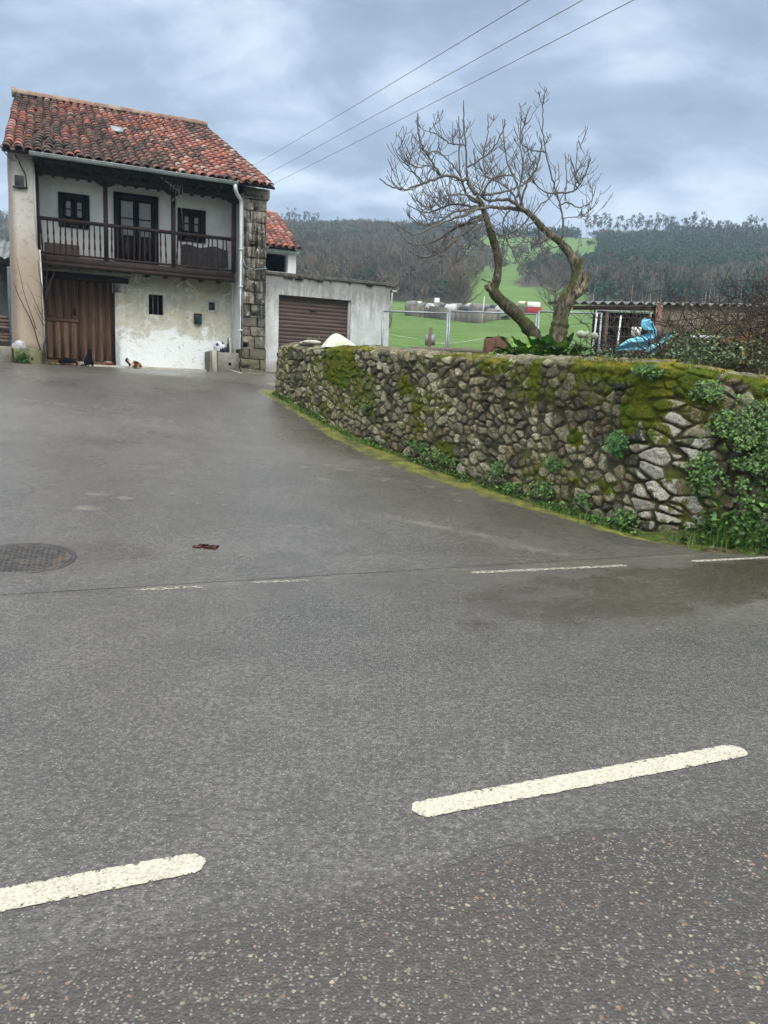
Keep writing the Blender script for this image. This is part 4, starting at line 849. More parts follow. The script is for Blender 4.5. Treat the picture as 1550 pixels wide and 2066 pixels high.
def cat_mat(name, patches):
    if not patches: return M['blackfur']
    t = NT(name, .9, .1); n = t.noise(5.5, 2, .5, t.map(loc=(1.3, .4, 0)));k = t.mix(t.mr(n, .44, .47), (.62, .57, .50), (.22, .10, .035)); k = t.mix(t.mr(t.noise(7, 2, .5, t.map(loc=(3, 3, 1))), .56, .59), k, (.05, .035, .03)); 
    k = t.mix(t.mr(t.sepz(i=0), .20, .235), k, (.045, .035, .032)); k = t.mix(t.mr(t.sepz(), .03, .06, 1, 0), k, (.6, .57, .52)); t.col(k); return t.m
def ears(P, E_, Rr, h, s, fx=1):
    pass
def cat_sit(loc, rz, label, mat):   # sitting upright, seen from behind, facing local +x
    P = [(-.07, 0, .10), (-.02, 0, .19), (.05, 0, .28), (.08, 0, .335), (.105, 0, .385), (.155, 0, .375),  # pelvis..neck, head, muzzle
         (.07, .045, .20), (.10, .05, .10), (.11, .05, .015), (.14, .05, .012), (.07, -.045, .20), (.10, -.05, .10), (.11, -.05, .015), (.14, -.05, .012),
         (-.05, .075, .085), (.03, .09, .05), (-.01, .09, .015), (.06, .085, .012), (-.05, -.075, .085), (.03, -.09, .05), (-.01, -.09, .015), (.06, -.085, .012),
         (-.15, 0, .03), (-.19, .06, .02), (-.16, .14, .015), (-.08, .17, .012), (.095, .034, .43), (.092, .042, .462), (.095, -.034, .43), (.092, -.042, .462)]
    E_ = [(0, 1), (1, 2), (2, 3), (3, 4), (4, 5), (2, 6), (6, 7), (7, 8), (8, 9), (2, 10), (10, 11), (11, 12), (12, 13), (0, 14), (14, 15), (15, 16), (16, 17), (0, 18), (18, 19), (19, 20), (20, 21), (0, 22), (22, 23), (23, 24), (24, 25), (4, 26), (26, 27), (4, 28), (28, 29)]
    Rr = [.095, .085, .068, .045, .052, .022, .034, .022, .018, .014, .034, .022, .018, .014, .06, .045, .022, .016, .06, .045, .022, .016, .026, .018, .016, .010, .018, .004, .018, .004]
    return tag(skin('cat', P, E_, Rr, mat, loc, rz), label, 'cat')
def cat_crouch(loc, rz, label, mat, head_down):
    hz = .06 if head_down else .20; hx = .26 if head_down else .235
    P = [(-.12, 0, .12), (-.02, 0, .135), (.10, 0, .12), (.17, 0, .11 if head_down else .155), (hx, 0, hz), (hx+.05, 0, hz-.012),
         (.12, .05, .07), (.13, .055, .02), (.17, .055, .012), (.12, -.05, .07), (.13, -.055, .02), (.17, -.055, .012),
         (-.10, .07, .09), (-.03, .095, .05), (-.09, .095, .015), (-.02, .09, .012), (-.10, -.07, .09), (-.03, -.095, .05), (-.09, -.095, .015), (-.02, -.09, .012),
         (-.21, 0, .05), (-.25, .08, .02), (-.19, .17, .015), (-.08, .19, .012), (hx-.012, .032, hz+.045), (hx-.015, .040, hz+.078), (hx-.012, -.032, hz+.045), (hx-.015, -.040, hz+.078)]
    E_ = [(0, 1), (1, 2), (2, 3), (3, 4), (4, 5), (2, 6), (6, 7), (7, 8), (2, 9), (9, 10), (10, 11), (0, 12), (12, 13), (13, 14), (14, 15), (0, 16), (16, 17), (17, 18), (18, 19), (0, 20), (20, 21), (21, 22), (22, 23), (4, 24), (24, 25), (4, 26), (26, 27)]
    Rr = [.090, .088, .070, .045, .050, .022, .036, .022, .015, .036, .022, .015, .058, .045, .022, .015, .058, .045, .022, .015, .028, .020, .017, .010, .018, .004, .018, .004]
    return tag(skin('cat', P, E_, Rr, mat, loc, rz), label, 'cat')
q = hw(1.78, -.05, 2.05); cat_sit((q[0], q[1], float(gz(q[0], q[1]))+.01), HR+R(70), 'black cat sitting upright on the asphalt with its back to the road', M['blackfur'])
q = hw(1.22, .40, 2.06); cat_crouch((q[0], q[1], float(gz(q[0], q[1]))+.01), HR-R(5), 'black cat crouching with lowered head beside the white bowl', M['blackfur'], True)
q = hw(2.98, .35, 2.06); cat_crouch((q[0], q[1], float(gz(q[0], q[1]))+.01), HR+R(200), 'calico cat with a dark face crouching below the white wall', cat_mat('calico_fur', True), False)
# ------------------------------------------------------------------ STONE WALL
t = NT('rubble_wall', .95, .12); c = t.attr('col', 'Color'); ms = t.attr('moss'); jn = t.attr('joint'); li = t.attr('lichen')
n = t.noise(9, 6, .65); n2 = t.noise(45, 5, .65); n3 = t.noise(3, 5, .6)
n7 = t.noise(110, 4, .7); k = t.mix(t.mr(n2, .38, .62, 0, .9), c, t.mix(1, c, (.36, .35, .30), 'MULTIPLY')); k = t.mix(t.mr(n7, .52, .64, 0, .7), k, t.mix(1, c, (1.5, 1.5, 1.4), 'MULTIPLY')); k = t.mix(t.mr(n7, .48, .36, 0, .7), k, (.035, .033, .025)); k = t.mix(t.mr(n, .48, .60, 0, .6), k, (.060, .060, .030))
k = t.mix(t.mr(t.noise(28, 4, .7, t.map(loc=(5, 1, 2))), .60, .68, 0, .7), k, (.42, .41, .34))
k = t.mix(t.mr(t.math('ADD', li, t.math('MULTIPLY', t.math('SUBTRACT', t.math('ADD', t.math('MULTIPLY', n2, .5), t.math('MULTIPLY', n, .5)), .5), 2.2)), .45, .62), k, t.mix(t.mr(n2, .3, .6), (.17, .165, .14), (.44, .43, .375)))
k = t.mix(t.math('MULTIPLY', jn, t.mr(n, .3, .6, .95, .75)), k, t.mix(t.mr(n3, .4, .6), (.034, .030, .018), (.040, .048, .012)))
mo = t.mr(t.math('ADD', ms, t.math('MULTIPLY', t.math('SUBTRACT', t.math('ADD', n, t.math('MULTIPLY', n2, .6)), .8), 1.3)), .42, .62)
mc = t.mix(t.mr(n2, .3, .7), (.040, .055, .006), (.13, .135, .012)); mc = t.mix(t.math('MULTIPLY', t.mr(t.attr('yel'), .2, .8), t.mr(n, .35, .65, .2, .9)), mc, (.22, .19, .025)); mc = t.mix(t.mr(n3, .45, .6, 0, .6), mc, (.045, .085, .010))
t.col(t.mix(mo, k, mc)); t.bump(t.math('ADD', n2, t.math('MULTIPLY', n, 1.5)), .9, .025); M['rubble'] = t.m
WALLP = {}
def stone_wall():
    # smooth plan path
    seg = np.concatenate([[0], np.cumsum(np.hypot(*np.diff(WPTS, axis=0).T))]); L = seg[-1]; N = 1150; s = np.linspace(0, L, N)
    px = np.interp(s, seg, WPTS[:, 0]); py = np.interp(s, seg, WPTS[:, 1]); kn = np.ones(7)/7
    px = np.convolve(np.pad(px, 3, 'reflect', reflect_type='odd'), kn, 'valid'); py = np.convolve(np.pad(py, 3, 'reflect', reflect_type='odd'), kn, 'valid')
    tx, ty = np.gradient(px), np.gradient(py); q = np.hypot(tx, ty); tx /= q; ty /= q; onx, ony = ty, -tx     # outward (road side)
    sc_ = float(seg[4]); 
    zb = gz(px, py)-.08
    zt = np.interp(s, [0, .5, 1.2, 3.3, 5.8, 8.0, 9.2, sc_-.2, sc_+.15, sc_+.45, sc_+.9, sc_+1.25, sc_+1.6, L], [2.47, 2.50, 2.42, 2.34, 2.15, 2.05, 2.0, 1.99, 1.97, 1.93, 1.88, 1.84, 1.86, 1.95])+.035*(fbm(s*1.1, s*0, 4)-.5)*2+.02*(fbm(s*5, s*0, 8)-.5)
    H_ = zt-zb; nf, nt_, nb = 150, 22, 14
    TH = .50; u = []; 
    # profile parameters: front v 0..1, top 0..1, back 0..1
    V_, O_, ZZ = [], [], []  # metric coordinate v, outward offset, z
    for k in range(nf): a = k/(nf-1); V_.append(a*H_); O_.append(-.06*a*H_-.05*sstep(.955, 1, a)); ZZ.append(zb+a*H_-.0*H_)
    for k in range(1, nt_+1): a = k/nt_; V_.append(H_+a*TH); O_.append(-.06*H_-.05-a*(TH-.1)); ZZ.append(zt+.045*np.sin(a*pi)+.0*H_)
    for k in range(1, nb+1): a = k/nb; V_.append(H_+TH+a*.6); O_.append(-.06*H_-.05-(TH-.1)-.02*a+0*H_); ZZ.append(zt-a*.7)
    V_, O_, ZZ = np.array(V_), np.array(O_), np.array(ZZ); S_ = np.broadcast_to(s, V_.shape)
    nrow = V_.shape[0]; part = np.concatenate([np.zeros(nf), np.ones(nt_), np.full(nb, 2)])[:, None]
    # stone cells. Long flat quoins near the corner: compress s there
    sw = np.cumsum(np.interp(s, [0, sc_-.45, sc_-.15, sc_+.55, sc_+.8, L], [1, 1, .52, .52, .95, .95]))*(L/N)
    SW = np.broadcast_to(sw, V_.shape)+.05*(fbm(S_*3, V_*3, 40)-.5); VV = V_+.04*(fbm(S_*3+9, V_*3, 44)-.5)
    cell = .136; X_ = SW/cell; Y_ = ((VV-.9)*np.interp(S_, [0, sc_-.7, sc_-.1, sc_+.5, sc_+1.1, L], [1, 1, .95, .95, 1, 1])+.9)/cell*1.12
    ix, iy = np.floor(X_).astype(int), np.floor(Y_).astype(int)
    F1 = np.full(X_.shape, 9.); F2 = np.full(X_.shape, 9.); ID = np.zeros(X_.shape, np.int64); cxx = np.zeros_like(F1); cyy = np.zeros_like(F1)
    for di in (-2, -1, 0, 1, 2):
        for dj in (-2, -1, 0, 1, 2):
            gi, gj = ix+di, iy+dj; jx = gi+.5+(_h(gi, gj, 11)-.5)*.95; jy = gj+.5+(_h(gi, gj, 12)-.5)*.85; wgt = (_h(gi, gj, 13)**1.5)*.75
            drop = _h(gi, gj, 19) > .84
            d = np.hypot(X_-jx, (Y_-jy)*1.0)-wgt*.55+drop*5; new = d < F1
            F2 = np.where(new, F1, np.minimum(F2, d)); ID = np.where(new, gi*7919+gj, ID); cxx = np.where(new, X_-jx, cxx); cyy = np.where(new, Y_-jy, cyy); F1 = np.where(new, d, F1)
    near_c = sstep(sc_-.35, sc_-.1, S_)*sstep(sc_+.75, sc_+.5, S_); e = (F2-F1)*.5*cell*(1+.5*near_c); rough = (fbm(S_*22, V_*22, 60)-.5)+.9*np.abs(fbm(S_*14, V_*14, 66)-.5)
    ed = e-.004+.024*(fbm(S_*13, V_*13, 61)-.5)-.008*np.clip(F1-.4, 0, 1)*(1-near_c)
    prot = sstep(.003, .020, ed); h1 = _h(ID, ID*0, 3); h2 = _h(ID, ID*0+1, 5); h3 = _h(ID, ID*0+2, 6)
    tiltx = (h2-.5)*.05; tilty = (h3-.5)*.06; front = (part == 0)*1.0
    near_c = sstep(sc_-.35, sc_-.1, S_)*sstep(sc_+.75, sc_+.5, S_)
    disp = prot*(.020+.034*h1+tiltx*1.6*cxx+tilty*1.6*cyy+.022*near_c)+.030*rough*prot+.02*(fbm(S_*2, V_*2, 62)-.5)
    # moss cover: along the top, soft patches down the face
    mz = (H_-V_); zone = np.interp(S_, [0, 1.6, 2.0, 3.4, 3.8, 5.1, 5.4, 6.3, 6.7, 7.9, 8.2, L], [.25, .25, 1, 1, .25, .2, .9, .9, .18, .2, .85, .9])
    topm = sstep(.13, .0, mz+.22*(fbm(S_*5, V_*5, 70)-.45))*front*zone+(part == 1)*zone*(.15+.9*sstep(.35, .60, fbm(S_*2.6, V_*4, 72)))
    def patch(ps, pv, rs, rv, sd, a=1.): q = np.hypot((S_-ps)/rs, (mz-pv)/rv)+.9*(fbm(S_*4, V_*4, sd)-.5); return a*sstep(1.15, .6, q)
    m_ = topm
    for (ps, pv, rs, rv, a) in ((sc_-.15, .1, .48, .62, 1.), (sc_-.42, .62, .16, .30, .9), (sc_+.42, .1, .26, .34, .8), (7.5, .25, .13, .46, 1.), (8.35, .95, .18, .14, .8), (8.9, 1.5, .20, .12, .7), (2.6, .35, .75, .62, .85), (3.4, .8, .5, .4, .6), (1.6, .5, .4, .5, .5), (4.6, .55, .22, .20, .7), (5.0, .9, .18, .2, .7), (5.8, 1.45, .30, .25, .8), (sc_-.02, .78, .22, .2, .6), (6.6, .12, .5, .16, .7), (8.6, .10, .6, .18, .8), (sc_+1.25, .12, .28, .3, .8), (sc_+1.55, .6, .3, .2, .6)):
        m_ = np.maximum(m_, patch(ps, pv, rs, rv, int(ps*31+pv*7), a)*front)
    gen = sstep(.45, .66, fbm(S_*1.4, V_*1.9, 75))*.5*front; m_ = np.maximum(m_, gen); m_ = np.maximum(m_, sstep(.28, .0, V_)*.7*front)
    moss = np.clip(m_, 0, 1); disp = disp*(1-.45*moss)+moss*.028*fbm(S_*9, V_*9, 77)
    yel = np.clip((part == 1)*sstep(.35, .6, fbm(S_*1.6, V_*2, 80))+front*sstep(.10, .0, mz)*sstep(.4, .6, fbm(S_*1.6, 0*V_, 80)), 0, 1)
    lich = near_c*sstep(.44, .60, fbm(S_*6, V_*6, 83)+.10*sstep(.3, .6, mz)-.25*sstep(.45, .3, mz))*front*prot*.8; lich = np.maximum(lich, (h1 > .90)*.40*prot)
    pal = np.array([(.24, .225, .175), (.31, .29, .23), (.18, .17, .135), (.38, .36, .29), (.12, .115, .095), (.27, .24, .175), (.08, .078, .072), (.22, .18, .13)])
    pi_ = np.minimum((h2*8).astype(int), 7); dark_zone = sstep(.45, .6, fbm(S_*.8+4, V_*1.3, 90))*sstep(6.0, 7.8, S_); col = pal[pi_]*np.array([1.22, 1.22, 1.10])*(.8+.5*h3[..., None])*(1-.5*dark_zone[..., None])
    col = np.where((part[..., None] == 1), col*.3+np.array([.27, .25, .19])*.7, col)
    cemt = np.maximum((part == 1)*.8, sstep(.05, .0, mz)*front*.8); joint = (1-prot)*(1-cemt); disp = disp*(1-.75*cemt)
    # position
    OO = O_+disp*(part == 0); ZZ = ZZ+disp*(part == 1)*.8; 
    X = px+onx*OO; Y = py+ony*OO; ZZ = ZZ+front*disp*.15
    m = MB(); m.grid(X, Y, ZZ, col=col, moss=moss, joint=joint, lichen=lich, yel=yel)
    # end cap at the far end
    cap = [(X[k, 0], Y[k, 0], ZZ[k, 0]) for k in (0, 50, 100, nf-1, nf+nt_-1, nrow-1)]; m.add(cap, [(0, 1, 2, 3, 4, 5)], col=np.tile((.12, .11, .08), (6, 1)), moss=np.full(6, .4), joint=np.zeros(6), lichen=np.zeros(6), yel=np.zeros(6))
    o = m.build('stone_wall', M['rubble'], off=(W1[0], W1[1], 0), smooth=True); tag(o, 'mossy rubble stone wall with rounded cement top and pale lichened corner', 'wall')
    WALLP.update(dict(s=s, px=px, py=py, onx=onx, ony=ony, zb=zb, zt=zt, L=L, sc=sc_))
stone_wall()
def wall_pt(s, v, out=0.0):
    """point on the wall face at path length s and height v above its foot"""
    W = WALLP; f = lambda a: np.interp(s, W['s'], W[a]); o = out-.06*v+.04
    return np.stack([f('px')+f('onx')*o, f('py')+f('ony')*o, f('zb')+v], -1), np.stack([f('onx'), f('ony'), 0*s], -1)
def px_on_wall(x, y):
    """path length and height of the wall face point seen at a picture position"""
    W = WALLP; z = np.linspace(0, 1, 60)[:, None]; S = W['s'][None, ::4]; P, _ = wall_pt(np.broadcast_to(S, (60, S.shape[1])), z*(np.interp(S, W['s'], W['zt']-W['zb'])))
    a, b = project(P); k = np.argmin((a-x)**2+(b-y)**2); i, j = divmod(k, S.shape[1]); return float(S[0, j]), float(z[i, 0]*np.interp(S[0, j], W['s'], W['zt']-W['zb']))
SC = WALLP['sc']
def ivy(cx, cy, rx, ry, n, label, cat='ivy', size=.042, name='ivy_patch', cols=GR, seed=0, thick=.10, group=None):
    """leaf clump growing on the wall face; radii in metres"""
    s0, v0 = px_on_wall(cx, cy); (rx, ry) = (rx*1.6, ry*.85) if (name == 'wall_plant' and cy > 900) else (rx, ry); g = np.random.default_rng(seed+int(cx)); k = int(n*2.2); q1, q2 = g.normal(0, .55, (2, k)); ok = np.hypot(q1, q2) < 1.15; S = s0+q1[ok]*rx; V = v0+q2[ok]*ry
    keep = fbm(S*5, V*5, 31+seed)+.25*fbm(S*16, V*16, 3+seed) > .56; n = int(n*(.8 if (name == 'wall_plant' and cy > 900) else 1.5)); S, V = S[keep][:n], V[keep][:n]; size = size*.82; zh = np.interp(S, WALLP['s'], WALLP['zt']-WALLP['zb']); V = np.clip(V, .06, zh+.02)
    d = np.hypot((S-s0)/rx, (V-v0)/ry); out = np.abs(g.normal(0, 1, len(S)))*thick*np.clip(1.2-d*.6, .2, 1); P, Nn = wall_pt(S, V, 0); P = P+Nn*(out[:, None]+.02)
    nn = Nn*1.0+np.array([0, 0, .55]); m = MB(); leaves(m, P, size, nrm=nn, cols=cols, g=g, wob=.8)
    gg = m.build(name, M['leaf']); return tag(gg, label, cat, group)
DG = ((.030, .080, .013), (.048, .118, .018), (.075, .165, .026), (.022, .055, .011), (.10, .20, .035))
ivy(1478, 890, .30, .46, 1000, 'large dark green ivy patch on the wall right of the pale lichened corner', seed=1, thick=.12, cols=DG)
ivy(1500, 975, .28, .28, 900, 'green leafy patch low on the wall near the right edge, under the large ivy', seed=2, thick=.16, cols=DG)
ivy(1418, 955, .16, .22, 300, 'ivy patch just right of the white lichened quoins', seed=3, cols=DG)
ivy(1425, 790, .18, .12, 240, 'small ivy sprig trailing from the wall top right of the mossy corner', seed=4, cols=DG)
ivy(1550, 880, .22, .55, 900, 'ivy patch on the wall at the right edge of the photo', seed=5, thick=.12, cols=DG)
ivy(1320, 752, .22, .07, 300, 'small green plant growing on the mossy wall top at the corner', name='wall_plant', cat='plant', seed=6, cols=DG, thick=.05)
ivy(1250, 895, .12, .15, 330, 'small-leaved green clump on the mossy patch left of the corner quoins', name='wall_plant', cat='plant', seed=7, cols=((.03, .11, .02), (.05, .16, .03)), size=.036)
ivy(1245, 1005, .12, .11, 260, 'bright green clump low on the wall left of the corner', name='wall_plant', cat='plant', seed=8, cols=((.04, .14, .02), (.06, .18, .03)), size=.036)
ivy(1188, 1005, .07, .10, 90, 'round pennywort clump low on the wall, left of the bright green one', name='wall_plant', cat='plant', seed=9, size=.055)
ivy(1268, 1045, .12, .12, 200, 'dark green clump at the foot of the wall corner', name='wall_plant', cat='plant', seed=10, cols=DG, size=.05)
ivy(1210, 1040, .10, .08, 140, 'low dark clump at the wall foot left of the corner', name='wall_plant', cat='plant', seed=11, cols=DG)
ivy(1118, 935, .10, .12, 170, 'small clump of green leaves halfway down the middle of the wall', name='wall_plant', cat='plant', seed=12, cols=DG, size=.04)
ivy(1110, 985, .14, .10, 220, 'spreading green clump near the wall foot below the halfway one', name='wall_plant', cat='plant', seed=13, cols=DG, size=.04)
ivy(1015, 950, .10, .16, 200, 'green weed growing up from the wall foot left of the middle', name='wall_plant', cat='plant', seed=14, cols=DG, size=.045)
ivy(1055, 985, .20, .07, 240, 'row of green weeds along the wall foot', name='wall_plant', cat='plant', seed=15, cols=DG, size=.04)
ivy(860, 905, .28, .12, 300, 'dark weed clump at the wall foot where the road moss begins', name='wall_plant', cat='plant', seed=16, cols=DG, size=.05)
ivy(905, 925, .20, .10, 180, 'small weed clump at the wall foot right of the dark one', name='wall_plant', cat='plant', seed=17, cols=DG, size=.045)
ivy(745, 825, .12, .10, 100, 'tiny green tuft on the distant face of the wall', name='wall_plant', cat='plant', seed=18, cols=DG, size=.05)
# weeds bank at the foot of the road side of the wall
def moss_tufts():
    g = np.random.default_rng(12); m = MB(); k = 9000; S = g.uniform(0, WALLP['L']-2.5, k); keep = fbm(S*2.5, S*0+3, 5)*np.interp(S, [0, 1.6, 2.0, 3.4, 3.8, 5.1, 5.4, 6.3, 6.7, 7.9, 8.2, 20], [.6, .6, 1.2, 1.2, .6, .6, 1.2, 1.2, .6, .6, 1.2, 1.2]) > .46; S = S[keep]; b = g.uniform(-.02, .42, len(S))
    f = lambda a: np.interp(S, WALLP['s'], WALLP[a]); zt = f('zt'); P = np.stack([f('px')-f('onx')*(b+.13), f('py')-f('ony')*(b+.13), zt+.03*np.sin(np.clip(b/.42, 0, 1)*pi)+.0], -1)
    blades(m, P, .035, .006, g=g, lean=.9, cols=((.10, .12, .012), (.18, .17, .02), (.07, .10, .015), (.24, .20, .04)))
    P2 = P[::23]+np.array([0, 0, .0]); blades(m, P2, .12, .003, g=g, lean=.6, cols=((.10, .17, .03), (.25, .22, .10)))
    tag(m.build('wall_moss', M['leaf']), 'tufts of yellow-green moss and fine grass on the wall top', 'moss', kind='stuff')
moss_tufts()
def verge():
    g = np.random.default_rng(9); m = MB(); n = 7000
    S = np.concatenate([g.uniform(SC+.15, SC+3.4, 5200), g.uniform(.1, SC+.1, 3800)]); right = S > SC+.12
    o = np.where(right, np.abs(g.normal(0, .16, len(S)))*np.clip((S-SC)*1.6+.2, .3, 1), np.abs(g.normal(0, .06, len(S)))*(.5+1.5*vnoise(S*2, S*0, 5)**2))
    P, Nn = wall_pt(S, np.full(len(S), .0), 0); P = P+Nn*(o[:, None]+.05); P[:, 2] = np.where(P[:, 0]*-sin(RD)+P[:, 1]*cos(RD) > 6, gz(P[:, 0], P[:, 1]), 0)
    h = np.where(right, .26*np.clip((S-SC)*1.0+.15, .2, 1), .055*(.4+1.6*vnoise(S*1.7, S*0, 9))); blades(m, P, h, .004, g=g, cols=((.05, .13, .02), (.08, .18, .03), (.035, .09, .015), (.13, .17, .03)))
    tag(m.build('verge_grass', M['leaf']), 'green grass growing along the foot of the stone wall', 'grass', kind='stuff')
    m = MB(); k = 3000; S = SC+.50+np.abs(g.normal(0, 1.2, k)); S = np.clip(S, 0, WALLP['L']-.3); o = np.abs(g.normal(0, .20, k)); hgt = np.abs(g.normal(0, 1, k))*.30*np.clip((S-SC)*.9, .2, 1.); o = o*np.clip(1-hgt*.9, .3, 1)
    P, Nn = wall_pt(S, hgt, 0); P = P+Nn*(o[:, None]+.04); leaves(m, P, .055, cols=DG+((.07, .19, .04),), g=g)
    for q in range(140):
        s_ = SC+.4+abs(g.normal(0, 1.1)); P0, N0 = wall_pt(np.array([s_]), np.array([.0]), 0); P0 = P0[0]+N0[0]*abs(g.normal(.12, .12)); hh = g.uniform(.2, .62)*min(1, .3+(s_-SC)*.6); shoot(m, P0, P0+np.array([g.normal(0, .12), g.normal(-.05, .1), hh]), .005, .002, .1, 6, g, (.07, .16, .04), 3)
        L_ = np.array([P0+np.array([g.normal(0, .05), g.normal(0, .05), hh*b_]) for b_ in g.uniform(.3, 1, 6)]); leaves(m, L_, .075, cols=DG, g=g)
    tag(m.build('weeds', M['leaf']), 'dense nettles and leafy weeds at the foot of the road side wall', 'weeds', kind='stuff')
    # soil bank
    m = MB(); S = np.linspace(SC-.25, WALLP['L']-.2, 120); O = np.linspace(-.05, .55, 12); SS, OO = np.meshgrid(S, O); P, Nn = wall_pt(SS.ravel(), np.zeros(SS.size), 0); w = np.clip((SS.ravel()-SC+.25)*1.3, .0, 1)*.9+.08; oo = OO.ravel()*w
    P = P+Nn*oo[:, None]; hb = .13*w*np.clip(1-OO.ravel()/.50, -.4, 1)*(.6+.8*fbm(P[:, 0]*4, P[:, 1]*4, 3)); P[:, 2] = gz(P[:, 0], P[:, 1])+hb
    m.grid(P[:, 0].reshape(SS.shape), P[:, 1].reshape(SS.shape), P[:, 2].reshape(SS.shape)); tag(m.build('soil_bank', M['soil'], smooth=True), kind='structure')
    m = MB(); k = 2600; S = g.uniform(.2, SC, k); o = np.abs(g.normal(0, .05, k)); v = np.abs(g.normal(0, .05, k)); keep = fbm(S*1.8, S*0, 8) > .40; S, o, v = S[keep], o[keep], v[keep]
    P, Nn = wall_pt(S, v, 0); P = P+Nn*(o[:, None]+.05); P[:, 2] = gz(P[:, 0], P[:, 1])+v; leaves(m, P, .04, cols=DG+((.08, .15, .02),), g=g); tag(m.build('foot_weeds', M['leaf']), 'low leafy weeds strung along the foot of the driveway side wall', 'weeds', kind='stuff')
verge()
# things lying on the wall top
def on_wall(px, v=None, back=.2):
    s_, _ = px_on_wall(px, 712); W = WALLP; f = lambda a: float(np.interp(s_, W['s'], W[a])); return np.array([f('px')-f('onx')*(back+.12), f('py')-f('ony')*(back+.12), f('zt')+.02])
m = MB(); A_, B_ = np.meshgrid(np.linspace(0, 2*pi, 33), np.linspace(0, 1, 16)); rr = .27*(B_**.75)*(1+.15*np.sin(A_*5+1)*B_+.10*np.sin(A_*3)); 
m.grid(rr*np.cos(A_)+.16*B_*(np.cos(A_) > .6)*B_, rr*np.sin(A_)*.8, .27*(1-B_**1.25)+.03*np.sin(A_*5)*B_*(1-B_)*2); o = m.build('white_sack', M['cloth_white'], smooth=True, flip=True); o.location = on_wall(652); tag(o, 'crumpled white sack heaped in a peak on the far part of the stone wall', 'sack')
for i, (px, sx, sy, sz, lb) in enumerate(((613, .19, .12, .045, 'flat pale stone lying on the wall left of the white sack'), (600, .15, .10, .04, 'thin pale stone slab on the wall top beside the wooden stub'), (688, .05, .06, .02, 'small flat stone right of the white sack on the wall'))):
    m = MB(); m.grid(*lump((0, 0, sz), (sx, sy, sz), 50+i, amp=.25)); o = m.build('flat_stone', simple('pale_slab', (.40, .39, .32), .9, .25, 9, bump=.5), smooth=True); q = on_wall(px, back=.1); o.location = q+np.array([0, 0, .01 if i else .05]); tag(o, lb, 'stone')
q = on_wall(590, back=.35); m = MB(); m.bbox((-.09, -.09, -.1), (.02, .09, .16), .004, .01); m.bbox((.03, -.08, -.1), (.13, .09, .15), .004, .01); m.bbox((.14, -.03, -.1), (.17, .0, .20), .002, .004); o = m.build('wooden_stub', simple('mossy_wood', (.12, .12, .085), .9, .4, 10, dirt=(.08, .10, .02))); o.location = q; tag(o, 'short weathered wooden post stub at the far end of the stone wall', 'stub')
